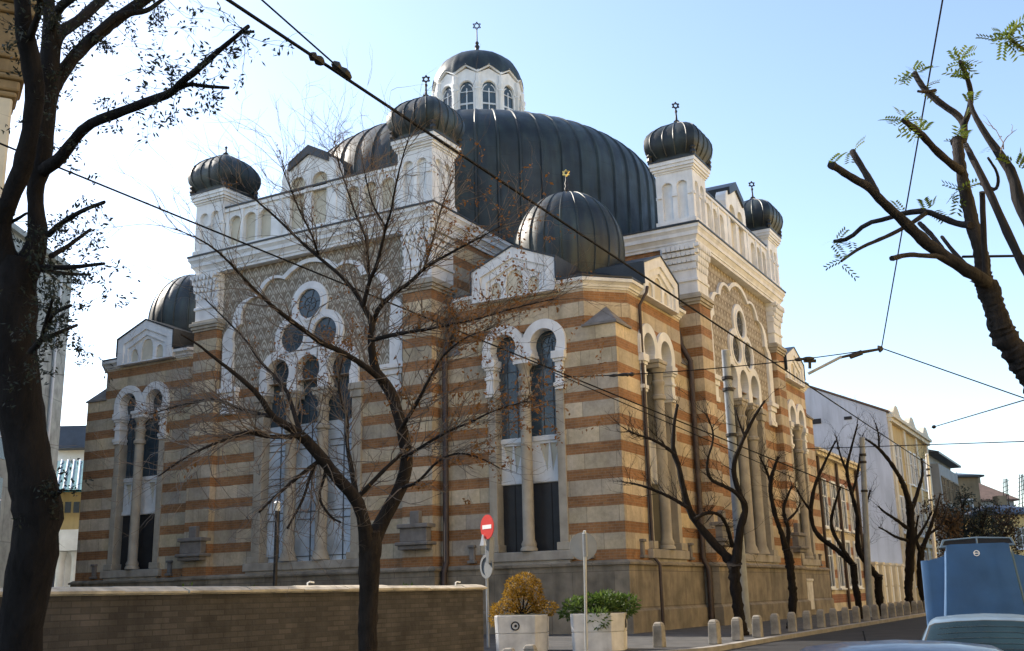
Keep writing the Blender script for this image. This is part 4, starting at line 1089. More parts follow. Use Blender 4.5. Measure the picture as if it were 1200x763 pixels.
street_tree(12.4, [[(1064, 690, 6), (1066, 671, 7), (1068, 616, 6), (1066, 590, 5.4)],
    [(1066, 592, 4.6), (1058, 565, 3.6), (1046, 545, 3), (1029, 524, 2.2), (1015, 515, 1.4)], [(1030, 526, 1.6), (1030, 510, 1.3), (1026, 496, .9)],
    [(1067, 622, 3), (1052, 610, 2.4), (1036, 600, 1.8), (1030, 594, 1.2)], [(1066, 634, 2.6), (1050, 630, 2), (1038, 622, 1.5), (1030, 618, 1)],
    [(1068, 600, 3.4), (1076, 575, 2.6), (1082, 556, 2), (1080, 538, 1.3)], [(1068, 640, 2.6), (1082, 620, 2), (1092, 600, 1.4)]], 'dark street tree with a long branch over the white gable wall', 35)
street_tree(17, [[(1079, 690, 5), (1078, 665, 5), (1080, 640, 4.6)], [(1080, 645, 3.6), (1090, 620, 2.8), (1096, 600, 2), (1102, 578, 1.2)], [(1079, 650, 3), (1072, 628, 2.2), (1076, 605, 1.4)], [(1090, 625, 2), (1104, 615, 1.4), (1110, 598, 1)]], 'small street tree just left of the blue raised bonnet', 36)

# ================================================================== SMALL STREET THINGS
def ord_(i): return ['first','second','third','fourth','fifth','sixth','seventh','eighth','ninth','tenth','eleventh','twelfth','thirteenth','fourteenth','fifteenth','sixteenth','seventeenth','eighteenth','nineteenth','twentieth'][i]
def bollard_mesh():
    m = MB(); h, w = .58, .125
    m.plan([(-w, -w), (w, -w), (w, w), (-w, w)], 0, h-.07, [(-w*.92, -w*.92), (w*.92, -w*.92), (w*.92, w*.92), (-w*.92, w*.92)])
    m.plan([(-w*.92, -w*.92), (w*.92, -w*.92), (w*.92, w*.92), (-w*.92, w*.92)], h-.07, h, [(-w*.6, -w*.6), (w*.6, -w*.6), (w*.6, w*.6), (-w*.6, w*.6)])
    return m
b0 = bollard_mesh().build('bollard', 'bollard', bevel=.02)
spots = []
random.seed(3)
for (x, y) in ((17.27, -20.9), (18.2, -19.6)): spots.append((x, y))
for i in range(18): spots.append((18.22, -17.9+1.75*i))
for i, (x, y) in enumerate(spots):
    o = b0 if i == 0 else b0.copy()
    if i: COL.objects.link(o)
    o.location = (x, y, GZ(y)+.12); o.rotation_euler = (rnd(-.02, .02), rnd(-.02, .02), rnd(-.15, .15))
    tag(o, ('grey stone bollard at the rounded kerb corner right of the planters' if i == 0 else 'grey stone bollard beside the foot of the wide forked street tree' if i == 1 else 'grey stone bollard along the right kerb, %s in the row after the grey tram pole' % ord_(i-2)), 'bollard', 'stone bollards along the kerb')
for u, v, w, lab in ((621, 755.5, 17.2, 'pale sunlit bollard right of two at the bottom edge in front of the planter'), (596, 759.5, 17.4, 'pale sunlit bollard left of two at the bottom edge, lower top')):
    p = at(u, v, w); gz = GZ(p.y)+.12; o = b0.copy(); COL.objects.link(o); o.location = (p.x, p.y, gz); o.rotation_euler = (0, 0, .2); o.scale = (.9, .9, (p.z-gz)/.58)
    tag(o, lab, 'bollard', 'pale bollards at the bottom edge')
# planters
def planter(p, rz, label, logo_face):
    root = thing('planter', (p.x, p.y, p.z), label, 'planter', 'concrete planters at the corner', rz)
    w = .60; c = .26; h = .84
    def oc(k): return [(a*k, b*k) for a, b in ((-w+c*.3, -w), (w-c, -w), (w, -w+c), (w, w-c), (w-c, w), (-w+c, w), (-w, w-c), (-w, -w+c*.3))]
    m = MB(); m.plan(oc(.98), 0, .42, oc(1.0)); m.plan(oc(.97), .42, .435); m.plan(oc(1.0), .435, .80, oc(1.03)); m.plan(oc(1.03), .80, h, oc(1.02))
    body = m.build('planter_body', 'concrete', root, bevel=.015)
    m = MB(); m.plan(oc(.9), h, h+.02); m.build('soil', 'soil', root)
    m = MB()
    if logo_face == 0:
        fr = lambda u, n, z: (u, -n, z); n = w*1.015; cx = -.12
    else:
        s2 = math.sqrt(.5); fr = lambda u, n, z: (w+u*.0+n-w, u, z); n = w*1.025; cx = -.02
    m.slab(arc(cx, .60, .105, 0, 360, 24)[:-1], [arc(cx, .60, .075, 0, 360, 24)[:-1]], n-.02, n+.012, fr)
    m.slab(arc(cx+.01, .60, .035, 30, 330, 12), [], n-.02, n+.010, fr)
    if logo_face: m.slab(arc(cx+.07, .74, .05, 0, 360, 12)[:-1], [arc(cx+.07, .74, .028, 0, 360, 12)[:-1]], n-.02, n+.012, fr)
    m.build('emblem', 'iron', root)
    return root
pa = at(613, 757, 25.6); pa.z = GZ(pa.y)+.12
pl1 = planter(pa, .42, 'white concrete planter under the golden arched shrub', 0)
pb = at(704, 757, 25.2); pb.z = GZ(pb.y)+.12
pl2 = planter(pb, .30, 'white concrete planter holding the low green plant', 1)
def shrub(name, base, blobs, n, L, w, mat, label, cat='shrub', droop=.0, stem=True):
    root = thing(name, base, label, cat)
    m = MB()
    for cx, cy, cz, rx, ry, rz_, k in blobs:
        for _ in range(int(n*k)):
            while True:
                d = Vector((rnd(-1, 1), rnd(-1, 1), rnd(-1, 1)))
                if .05 < d.length < 1: break
            d = d.normalized()*(d.length**.4)
            p = Vector((cx+d.x*rx, cy+d.y*ry, cz+d.z*rz_)); e = d*.8+Vector((rnd(-.6, .6), rnd(-.6, .6), rnd(-.3, .7)-droop))
            leafquad(m, p, e, L*rnd(.6, 1.3), w*rnd(.7, 1.3))
    f = m.build('foliage', mat, root, recalc=False)
    if stem:
        m = MB()
        for cx, cy, cz, rx, ry, rz_, k in blobs: m.tube([(0, 0, -.05), (cx*.5, cy*.5, cz*.5), (cx, cy, cz)], [.025, .02, .01], 5)
        m.build('stem', 'bark', root)
    return root
random.seed(8)
rx, ry = CR.x, CR.y
def RB(r, f, z, a, b, c, k=1): return (rx*r-ry*f, ry*r+rx*f, z, a, b, c, k)
blobs = [RB(-.45, 0, .10, .30, .25, .20), RB(-.62, 0, -.08, .17, .18, .22, .5), RB(-.25, 0, .36, .2, .2, .25, .8), RB(-.16, 0, .62, .24, .22, .24), RB(.08, 0, .72, .26, .24, .24), RB(.28, 0, .56, .2, .2, .28, .8), RB(.36, 0, .3, .17, .18, .25, .6), RB(.55, 0, .12, .30, .25, .17), RB(.05, .1, .22, .34, .2, .22, .8)]
shrub('golden_shrub', (pa.x, pa.y, pa.z+.86), blobs, 620, .075, .014, 'leaf_gold', 'golden yellow clipped shrub with an arched top growing in the left planter', droop=.2)
blobs = [RB(x, rnd(-.2, .2), .12+rnd(-.02, .12), .24, .24, .2) for x in (-.6, -.4, -.2, 0, .2, .4, .6, .72)]+[RB(-.1, -.6, -.12, .3, .1, .2, .6), RB(.1, -.3, .32, .2, .2, .12, .6), RB(-.75, 0, .0, .14, .2, .12, .5)]
shrub('green_plant', (pb.x, pb.y, pb.z+.86), blobs, 260, .12, .020, 'leaf_bush', 'low dark green leafy plant spilling over the right planter')
# shrubs in the yard behind the wall
for i, (u, v, w, lab) in enumerate(((220, 690, 27, 'small dark bush peeking over the wall below the left pavilion'), (300, 692, 26, 'small dark bush peeking over the wall near the black lamp post'), (476, 688, 28, 'bright green bush peeking over the wall right of the bare tree'), (100, 694, 24, 'small dark bush peeking over the wall at the far left'))):
    p = at(u, v, w); g = GZ(p.y); h = p.z-g
    s = shrub('yard_shrub', (p.x, p.y, g), [(0, 0, h*.55, .5, .5, h*.5, 1), (.35, 0, h*.5, .4, .4, h*.4, .6), (-.35, .1, h*.5, .4, .4, h*.42, .6)], 380, .11, .025, 'leaf_bush', lab)
    s['group'] = 'bushes behind the wall'
# signs
def cyl_dir(m, c, nrm, r, t, seg=32, hole=None):
    n = Vector(nrm).normalized(); a = n.cross(Vector((0, 0, 1))).normalized(); b = a.cross(n)
    def fr(u, d, z): p = Vector(c)+a*u+n*d+b*z; return tuple(p)
    m.slab(arc(0, 0, r, 0, 360, seg)[:-1], [arc(0, 0, hole, 0, 360, seg)[:-1]] if hole else [], -t/2, t/2, fr); return fr
p = at(572, 756, 27.6); g = GZ(p.y)+.12
root = thing('road_sign', (p.x, p.y, g), 'grey post with a red no entry disc and smaller round signs behind the wall end', 'road sign')
def local(o): return place(o, root)
m = MB(); m.tube([(p.x, p.y, g-.05), (p.x, p.y, at(572, 606, 27.6).z)], .035, 10); local(m.build('post', 'pole', smooth=50))
cd = at(572.5, 617.5, 27.5); tocam = (CAM-cd); tocam.z = 0; tocam.normalize()
nrm = (tocam*.55+Vector((CR.x, CR.y, 0)).normalized()*-.83).normalized()
cd = cd+nrm*.04
m = MB(); fr = cyl_dir(m, cd, nrm, .31, .02); d = local(m.build('no_entry_disc', 'sign_red'))
m = MB(); m.box(-.21, .21, .01, .016, -.05, .05, fr); local(m.build('white_bar', 'sign_white')).parent = d
d.children[0].matrix_parent_inverse = Matrix.Identity(4)
c2 = at(570, 664, 27.5)+tocam*.05; m = MB(); cyl_dir(m, c2, nrm, .30, .015, hole=.23); cyl_dir(m, c2-nrm*.03, nrm, .285, .012); local(m.build('round_sign', 'sign_back'))
c3 = at(566, 632, 27.5)
m = MB(); m.tube([c3+Vector((0, 0, .12)), c3-Vector((0, 0, .16))], [.02, .09], 4); local(m.build('lamp_bracket', 'sign_white'))
m = MB(); m.tube([c3+Vector((CR.x*.2, CR.y*.2, .05)), c3+Vector((CR.x*.16, CR.y*.16, -.6))], .10, 6); local(m.build('sign_back_plate', 'sign_back'))
p = at(687, 766, 22.6); g = GZ(p.y)+.12
root = thing('road_sign', (p.x, p.y, g), 'thin pale post with the grey back of a round sign before the right planter', 'road sign')
top = at(685, 622, 22.6)
m = MB(); m.tube([(p.x, p.y, g-.05), (top.x, top.y, top.z)], .032, 10); local(m.build('post', 'pale_pole', smooth=50))
cd = at(684, 640, 22.8); m = MB(); nn = Vector(tocam); cyl_dir(m, cd-nn*.09, nn, .28, .02); cyl_dir(m, cd-nn*.095, nn, .295, .03, hole=.275); local(m.build('sign_back', 'sign_back'))
m = MB(); a = at(685, 626, 22.6); b = at(686, 652, 22.6)
m.tube([a+Vector((0, 0, .02)), b], .055, 8); local(m.build('bracket', 'pole'))
# black lamp post in the yard
p = at(322, 690, 27); g = GZ(p.y)
root = thing('lamp_post', (p.x, p.y, g), 'slim black lamp post with a pale head behind the wall', 'lamp post')
t = at(323.5, 597, 27)
m = MB(); m.lathe([(.07, 0), (.07, .3), (.055, .4), (.052, t.z-g)], 10, (0, 0, 0)); m.build('post', 'iron', root, smooth=50)
m = MB(); m.lathe([(.06, t.z-g), (.08, t.z-g+.03), (.07, t.z-g+.18), (.09, t.z-g+.2), (.05, t.z-g+.25)], 10); m.build('lamp_head', 'sign_white', root, smooth=50)
# tram poles
def bigpole(u0, v0, u1, v1, w, r, mat, label, y=None):
    a, b = at(u0, v0, w), at(u1, v1, w); g = GZ(a.y)+.1; d = (b-a); a = a-d*((a.z-g)/d.z)
    root = thing('tram_pole', a, label, 'pole', 'poles carrying the overhead wires')
    global local_root
    m = MB(); m.tube([a-Vector((0, 0, .1)), a+(b-a)*.3, b], [r*1.2, r*1.05, r*.85], 14); place(m.build('pole', mat, smooth=50), root)
    m = MB(); m.lathe([(r*1.9, -.05), (r*1.9, .12), (r*1.3, .3), (r*1.2, .5)], 14, a); place(m.build('pole_foot', mat, smooth=50), root)
    m = MB()
    for k in (.90, .86, .7):
        c = a+(b-a)*k; m.lathe([(r*1.15, -.05), (r*1.2, -.04), (r*1.2, .04), (r*1.15, .05)], 14, c)
    place(m.build('clamp', 'iron'), root)
    return root
P17 = Vector((17.9, -13.6, .25))
bigpole(874.5, 747, 850, 410, dist(P17)+.2, .14, 'pole', 'grey tubular tram pole behind the wide forked street tree')
bigpole(1019, 705, 1010, 512, dist((17.6, 3.4, 1)), .125, 'pole', 'thick leaning concrete pole between the forked street trees')
bigpole(1096, 655, 1086, 532, dist((17.6, 22.4, 1)), .10, 'sign_white', 'white painted pole left of the raised blue bonnet')

# ================================================================== OVERHEAD WIRES
def wire(a, b, r, label, sag=.0, fit=(), steady=False):
    a, b = Vector(a), Vector(b)
    root = thing('overhead_wire', a, label, 'wire', 'overhead tram wires')
    n = 16; pts = [a.lerp(b, i/n)-Vector((0, 0, sag*4*(i/n)*(1-i/n))) for i in range(n+1)]
    m = MB(); m.tube(pts, r, 5); place(m.build('cable', 'wire'), root)
    d = (b-a).normalized()
    for f, L, rr in fit:
        c = a.lerp(b, f)-Vector((0, 0, sag*4*f*(1-f)))
        m = MB(); m.tube([c-d*L, c-d*L*.6, c-d*.2*L, c+d*L*.2, c+d*L*.6, c+d*L], [rr*.5, rr, rr*.6, rr, rr*.9, rr*.4], 8); place(m.build('insulator', 'iron'), root)
    return root
def onz(u, v, z):
    d = CF+CR*((u-600)/FPX)-CU*((v-381.5)/FPX); return CAM+d*((z-CAM.z)/d.z)
w1a, w1m, w1b = onz(240, -18, 6.6), onz(545, 178, 6.5), onz(1092, 548, 6.4)
wire(w1a, w1b, .018, 'thick overhead contact wire crossing the picture in front of the main dome', .0, ((.035, .10, .05),))
q = onz(402, 84, 6.55)
wire(at(300, -6, dist(q)-.6), q, .010, 'thin stay wire joining the thick contact wire at the upper left', 0, ((.985, .12, .05),))
wire(at(-20, 160, 14), at(1000, 577, 26), .014, 'dark overhead wire sloping from the left edge down past the twin windows', 0)
wire(at(655, 442, 24), at(1033, 408, 24), .012, 'span wire running level across the corner pavilion to the bracket', .12, ((.19, .25, .04), (.22, .1, .05), (.76, .22, .05)))
wire(at(1033, 408, 24), at(1210, 470, 22), .014, 'span wire from the bracket down to the right edge', 0)
wire(at(1106, -8, 15), at(1033, 408, 24), .013, 'wire dropping from the top edge to the bracket', 0)
wire(at(1210, 466, 22), at(1092, 501, 34), .014, 'short wire from the right edge to the yellow building corner', 0, ((.97, .12, .06),))
wire(at(1210, 517, 30), at(945, 526, 46), .016, 'level wire in front of the white gable wall', 0, ((.8, .1, .06),))
wire(at(650, 437, 23), at(930, 560, 30), .012, 'lower overhead wire passing the corner stripes towards the street trees', 0)
wire(at(1200, 300, 9.2), at(1128, 301, 9), .012, 'short wire with a pale fitting behind the pruned tree', 0)
# steady arm on the span
root = thing('wire_bracket', at(1033, 408, 24), 'dark steady arm bracket hanging on the span wire beside the white gable', 'bracket')
m = MB(); m.tube([at(1034, 408, 24), at(1030, 409, 24)], [.05, .09], 8); m.tube([at(1032, 409, 24), at(1010, 413, 24), at(985, 419, 24)], [.03, .035, .03], 8)
m.tube([at(1010, 413, 24), at(996, 418, 24)], .06, 8); place(m.build('arm', 'iron'), root)
m = MB(); m.tube([at(986, 418, 24), at(947, 438, 24)], .035, 8); place(m.build('strut', 'pole'), root)
m = MB(); m.tube([at(942, 423, 24), at(956, 423, 24)], .04, 8); m.tube([at(949, 424, 24), at(949, 432, 24)], .035, 8); place(m.build('clamp', 'iron'), root)

# ================================================================== CARS
def car(p, heading, paint, label, hood_open=False, antenna=False):
    root = thing('parked_car', p, label, 'car', None, heading)
    st = [(-2.22, .66, .48, .74), (-2.15, .80, .34, .90), (-1.9, .86, .26, .96), (-1.2, .88, .22, .985), (-.2, .885, .2, .965), (.8, .88, .2, .945), (1.35, .87, .22, .915), (1.8, .84, .26, .84), (2.12, .76, .34, .72), (2.2, .62, .44, .62)]
    m = MB(); rings = []
    for y, w, zb, zt_ in st:
        rings.append([(-w*.9, y, zb), (-w, y, zb+.1), (-w*1.01, y, (zb+zt_)/2+.05), (-w*.97, y, zt_-.08), (-w*.86, y, zt_-.01), (-w*.4, y, zt_+.02), (0, y, zt_+.025), (w*.4, y, zt_+.02), (w*.86, y, zt_-.01), (w*.97, y, zt_-.08), (w*1.01, y, (zb+zt_)/2+.05), (w, y, zb+.1), (w*.9, y, zb)])
    m.grid([r+[r[0]] for r in rings]); m.add(rings[0], [tuple(range(13))]); m.add(rings[-1], [tuple(range(13))])
    m.build('body', paint, root, smooth=40)
    # cabin
    def cab(y, w, z, c=.03): return [(-w, y, z), (-w*.9, y, z+c*.55), (-w*.5, y, z+c), (0, y, z+c*1.2), (w*.5, y, z+c), (w*.9, y, z+c*.55), (w, y, z)]
    m = MB()
    m.grid([cab(-1.62, .70, .96, .03), cab(-1.3, .66, 1.14, .04), cab(-.92, .585, 1.345, .045), cab(-.78, .575, 1.375, .05), cab(-.3, .575, 1.395, .055), cab(.1, .57, 1.375, .05), cab(.25, .575, 1.34, .045), cab(1.1, .70, .94, .03)])
    for s_ in (-1, 1):
        top = [(s_*.70, -1.62, .96), (s_*.66, -1.3, 1.14), (s_*.585, -.92, 1.345), (s_*.575, -.78, 1.375), (s_*.575, -.3, 1.395), (s_*.57, .1, 1.375), (s_*.575, .25, 1.34), (s_*.70, 1.1, .94)]
        m.grid([top, [(s_*.79, y, .95) for _, y, _ in top]])
    m.build('cabin', paint, root, smooth=35)
    m = MB()        # rear window and windscreen, 5 mm proud
    def glassrows(rows, off, name, mt='car_glass', par=None):
        P = []
        for y, w, z, c_ in rows: P.append([(x, y+off[0], z_+off[1]) for x, _, z_ in cab(y, w, z, c_)])
        m = MB(); m.grid(P); return m.build(name, mt, par or root, smooth=40, recalc=False)
    def lerp4(a, b, t): return tuple(x+(y-x)*t for x, y in zip(a, b))
    r0, r1, r2 = (-1.62, .70, .96, .03), (-1.3, .66, 1.14, .04), (-.92, .585, 1.345, .045)
    sc = lambda r: (r[0], r[1]*.93, r[2]+r[3]*.55*.07, r[3]*.98)
    rw = glassrows([sc(lerp4(r0, r1, .06)), sc(r1), sc(lerp4(r1, r2, .92))], (-.010, .018), 'rear_window')
    sw = lambda r: (r[0], r[1]*.965, r[2]+r[3]*.55*.035, r[3]*.99)
    glassrows([sw(lerp4(r0, r1, .0)), sw(r1), sw(lerp4(r1, r2, .98))], (-.006, .011), 'window_seal', 'rubber', rw)
    m = MB()
    for k in range(7):
        a_, b_ = sc(lerp4(r0, r1, .06)), sc(lerp4(r1, r2, .92)); q = lerp4(a_, sc(r1), k/3.5) if k < 4 else lerp4(sc(r1), b_, (k-3.5)/3.5)
        m.tube([(x*.9, y-.014, z+.022) for x, y, z in cab(*q)], .0025, 4)
    m.build('heating_wires', 'lead', rw)
    f0, f1 = (.25, .575, 1.34, .045), (1.1, .70, .94, .03)
    glassrows([sc(lerp4(f0, f1, .06)), sc(lerp4(f0, f1, .95))], (.008, .014), 'windscreen')
    for s_ in (-1, 1):
        m = MB(); 
        q = lambda y, t: (s_*(.79-.215*t+.008), y, .95+.43*t)
        m.add([q(-1.2, .12), q(-.62, .12), q(-.62, .86), q(-.85, .82)], [(0,1,2,3)]); m.add([q(-.56, .12), q(.78, .12), q(.2, .84), q(-.56, .88)], [(0,1,2,3)])
        m.build('side_window', 'car_glass', root, recalc=False)
        m = MB(); m.box(s_*.86-.07, s_*.86+.07, -2.2, -2.05, .62, .80); m.build('tail_lamp', 'lamp_red', root, bevel=.02)
        m = MB(); m.box(s_*.62-.13, s_*.62+.13, 2.06, 2.19, .55, .68); m.build('headlight', 'sign_white', root, bevel=.02)
        m = MB(); m.box(s_*.95-.09, s_*.95+.09, .72, .84, .95, 1.08); m.build('mirror', paint, root, bevel=.03)
        for y in (-1.35, 1.35):
            m = MB(); m.v = []
            prof = [(.18, -.09), (.30, -.1), (.315, -.06), (.315, .06), (.30, .1), (.18, .09)]
            m.lathe(prof, 24); m.v = [(s_*.80+z, y+yy, .315+x) for x, yy, z in m.v]
            w = m.build('wheel', 'rubber', root, smooth=40)
            m = MB(); m.lathe([(.19, -.07), (.19, .095), (.06, .1)], 16); m.v = [(s_*.80+s_*z, y+yy, .315+x) for x, yy, z in m.v]; m.build('rim', 'alloy', w, smooth=40)
    m = MB(); m.box(-.55, .55, -2.245, -2.2, .4, .52); m.build('bumper_strip', 'rubber', root)
    m = MB(); m.box(-.26, .26, -2.235, -2.19, .62, .73); m.build('number_plate', 'sign_white', root)
    if antenna:
        m = MB(); m.tube([(-.19, .12, 1.42), (-.2, .1, 1.50)], .005, 5); m.build('antenna', 'iron', root)
    if hood_open:
        h = Vector((0, 1.12, .96)); an = math.radians(78); up = Vector((0, math.cos(an), math.sin(an))); nb = Vector((0, -math.sin(an), math.cos(an)))
        P = []; N = 16
        for i in range(N+1):
            t = i/N; row = []; L = 1.36*t; e = .76-.20*t; hw = .715
            for s_ in (-1, -.985, -.93, -.86, -(e+.035), -(e+.012), -(e-.012), -(e-.035), -.45, -.3, -.15, 0, .15, .3, .45, e-.035, e-.012, e+.012, e+.035, .86, .93, .985, 1):
                a = abs(s_)
                rise = .055 if a < e-.02 else (.012 if a < e else 0)
                if a > .97: rise -= .03*(a-.97)/.03
                k_ = min(1, max(0, (a-.50)/.14)); end = 1-.135*(k_*k_*(3-2*k_))
                q = h+up*(L*end)+nb*(rise-.012*s_*s_-.015*t*t)
                row.append((s_*hw, q.y, q.z))
            P.append(row)
        m = MB(); m.grid(P)
        back = [[(x, y+.03, z) for x, y, z in r] for r in P]; m.grid([r[::-1] for r in back])
        hd = m.build('bonnet', 'paint_blue', root, smooth=25, recalc=False)
        top = h+up*1.36
        m = MB()
        fr = lambda u, n, z: (u, (top+up*z+nb*n).y, (top+up*z+nb*n).z)
        m.slab([(-.46, -.03), (.46, -.03), (.42, .075), (.0, .10), (-.42, .075)], [[(-.42, .0), (-.012, .0), (-.012, .078), (-.39, .058)], [(.012, .0), (.42, .0), (.39, .058), (.012, .078)]], -.04, .0, fr)
        g = m.build('grille_frame', paint, hd, bevel=.006)
        m = MB(); m.slab([(-.44, -.01), (.44, -.01), (.40, .065), (0, .09), (-.40, .065)], [], -.035, -.02, fr)
        for k in range(5): m.box(-.41, .41, -.02, -.014, .004+k*.014, .009+k*.014, fr)
        m.build('grille', 'iron', hd)
        m = MB(); m.slab(arc(-.02, -.13, .038, 0, 360, 18)[:-1], [arc(-.02, -.13, .028, 0, 360, 18)[:-1]], .05, .056, fr); m.box(-.055, .015, .05, .055, -.135, -.125, fr); m.build('badge', 'sign_white', hd)
        m = MB()
        for s_ in (-1, 1): m.tube([(s_*.66, 1.3, .86), (s_*.64, 1.5, 1.5)], .012, 6)
        m.build('bonnet_stay', 'iron', root)
    return root
c = at(1154, 722, 12.5); c.z = 1.5-.325-1.455
car((c.x, c.y, c.z), .10, 'paint_silver', 'silver blue parked car with its blue bonnet raised', True)
c = at(1052, 757, 6.6); c.z = 1.5-.325-1.44
car((c.x, c.y, c.z), .165, 'paint_dark', 'dark blue car roof with a short aerial at the bottom edge', False, True)

# ================================================================== OTHER BUILDINGS
def facade_windows(root, fr, rows, cols, w, h, frame='frame', pane='dark_glass', n=0, arch=False, deep=.0):
    for z in rows:
        for u in cols:
            m = MB(); m.slab([(u-w/2-.12, z-.12), (u+w/2+.12, z-.12), (u+w/2+.12, z+h+.14), (u-w/2-.12, z+h+.14)], [[(u-w/2, z), (u+w/2, z), (u+w/2, z+h), (u-w/2, z+h)]], n-.03, n+.09, fr)
            m.box(u-.04, u+.04, n, n+.05, z, z+h, fr); m.box(u-w/2, u+w/2, n, n+.048, z+h*.66-.03, z+h*.66+.03, fr); m.box(u-w/2-.22, u+w/2+.22, n-.02, n+.18, z-.2, z-.121, fr)
            wd = m.build('window', frame, root)
            m = MB(); m.box(u-w/2-.02, u+w/2+.02, n-.02, n+.012, z-.02, z+h+.02, fr); m.build('pane', pane, wd)
def EX(x0): return lambda u, n, z: (x0+n, u, z)
# striped annexe
X = 12.7
rt = thing('annexe_building', (X-4, 20, .2), 'low striped cream and red annexe just beyond the synagogue', 'building')
m = MB(); m.box(4, X, 14.4, 25.4, 0, 8.75); place(m.build('wall', 'annex'), rt)
m = MB(); m.box(3.8, X+.3, 14.2, 25.6, 8.75, 8.95); m.box(3.8, X+.45, 14.1, 25.7, 8.95, 9.1); place(m.build('cornice', 'cream'), rt)
m = MB(); m.plan([(3.8, 14.1), (X+.4, 14.1), (X+.4, 25.7), (3.8, 25.7)], 9.102, 10.2, [(7, 17), (9, 17), (9, 23), (7, 23)]); place(m.build('roof', 'tile'), rt)
class _R: pass
def windows_world(root, *a, **k):
    before = set(bpy.data.objects); facade_windows(None, *a, **k)
    new = [o for o in bpy.data.objects if o not in before]
    for o in new:
        if o.parent is None: place(o, root)
windows_world(rt, EX(X), (1.6, 4.9), (16, 18.3, 20.6, 22.9), 1.0, 2.5)
for u in (15, 19.4, 24.6):
    m = MB(); m.tube([(X+.12, u, .3), (X+.12, u, 8.7)], .09, 8); place(m.build('drainpipe', 'pipe', smooth=50), rt)
# big white-gabled building with yellow front
X = 12.4; Y0, Y1 = 40, 58.4
rt = thing('corner_house', (6, 48, .2), 'tall house with a bare white gable wall and a yellow street front with curved gables', 'building')
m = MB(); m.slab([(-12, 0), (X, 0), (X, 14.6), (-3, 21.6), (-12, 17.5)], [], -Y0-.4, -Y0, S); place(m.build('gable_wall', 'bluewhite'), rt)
m = MB(); m.box(-12, X, Y0+.4, Y1, 0, 14.5); place(m.build('wall', 'yellow_plaster'), rt)
m = MB(); fr = EX(X)
m.box(Y0+.1, Y1-.1, 0, .35, 13.9, 14.2, fr); m.box(Y0+.05, Y1-.05, 0, .55, 14.2, 14.45, fr); m.box(Y0+.1, Y1-.1, 0, .2, 4.6, 4.9, fr)
for u in (Y0+.6, Y0+6.4, Y1-6.4, Y1-.6): m.box(u-.4, u+.4, 0, .16, .3, 13.9, fr)
place(m.build('cornice', 'cream'), rt)
m = MB()
for u in (42.6, 49.6, 56.6):
    m.slab([(u-2.6, 14.45), (u+2.6, 14.45), (u+2.3, 14.62), (u+1.5, 14.75), (u+1.0, 15.1), (u+.5, 15.35), (u, 15.42), (u-.5, 15.35), (u-1.0, 15.1), (u-1.5, 14.75), (u-2.3, 14.62)], [], -.1, .35, fr)
place(m.build('curved_gable', 'cream'), rt)
m = MB(); m.slab([(-12.2, 17.5), (-3, 21.75), (X+.2, 14.72), (X+.2, 14.58), (-3, 21.6), (-12.2, 17.35)], [], -Y1, -Y0+.12, S); place(m.build('roof', 'tile'), rt)
m = MB(); m.box(9.2, 9.8, Y0-.05, Y0-.02, 14.3, 14.55); m.box(6.6, 7.4, Y0-.05, Y0-.01, 14.2, 14.6); place(m.build('vent', 'iron'), rt)
windows_world(rt, EX(X), (1.6, 5.6, 9.7), (42, 43.6, 46.6, 48.6, 50.6, 52.6, 55.2, 56.8), 1.0, 2.6)
# grey block further on
rt = thing('grey_house', (6, 66, .2), 'grey plastered block with projecting upper windows beyond the yellow house', 'building')
m = MB(); m.box(-6, 12.4, 58.6, 73, 0, 13.2); m.box(12.4, 13.1, 59.5, 72, 4.6, 12.4); place(m.build('wall', 'grey_plaster'), rt)
m = MB(); m.plan([(-6.3, 58.5), (13.4, 58.5), (13.4, 73.4), (-6.3, 73.4)], 13.2, 13.4); m.plan([(-6.3, 58.5), (13.4, 58.5), (13.4, 73.4), (-6.3, 73.4)], 13.402, 15, [(0, 60), (8, 60), (8, 72), (0, 72)]); place(m.build('roof', 'roofm'), rt)
windows_world(rt, EX(13.1), (5.4, 9.2), (61.2, 63.8, 66.4, 69, 71), 1.6, 2.0, 'brown_wall')
windows_world(rt, EX(12.4), (1.2,), (61.2, 64.5, 68, 71), 1.6, 2.2, 'brown_wall')
# boundary fence between annexe and tall house
rt = thing('boundary_fence', (13, 32, .25), 'pale panelled fence with stone pillars between annexe and white gable', 'fence')
for i in range(7):
    m = MB(); y = 26+i*2.25; m.box(12.7, 13.2, y-.28, y+.28, 0, 2.9); m.box(12.62, 13.28, y-.36, y+.36, 2.9, 3.05); place(m.build('pillar', 'cream'), rt)
m = MB()
for i in range(6):
    y = 26+i*2.25
    m.box(12.86, 12.9, y+.3, y+1.95, .5, 2.85)
    for k in range(3): m.box(12.9, 13.0, y+.34+k*.55, y+.34+k*.55+.45, .5, 1.5); m.box(12.9, 13.0, y+.34+k*.55, y+.34+k*.55+.45, 1.56, 2.85)
place(m.build('panel', 'frame'), rt)
m = MB(); m.box(12.75, 13.15, 26, 39.6, 0, .5); place(m.build('fence_base', 'plinth'), rt)
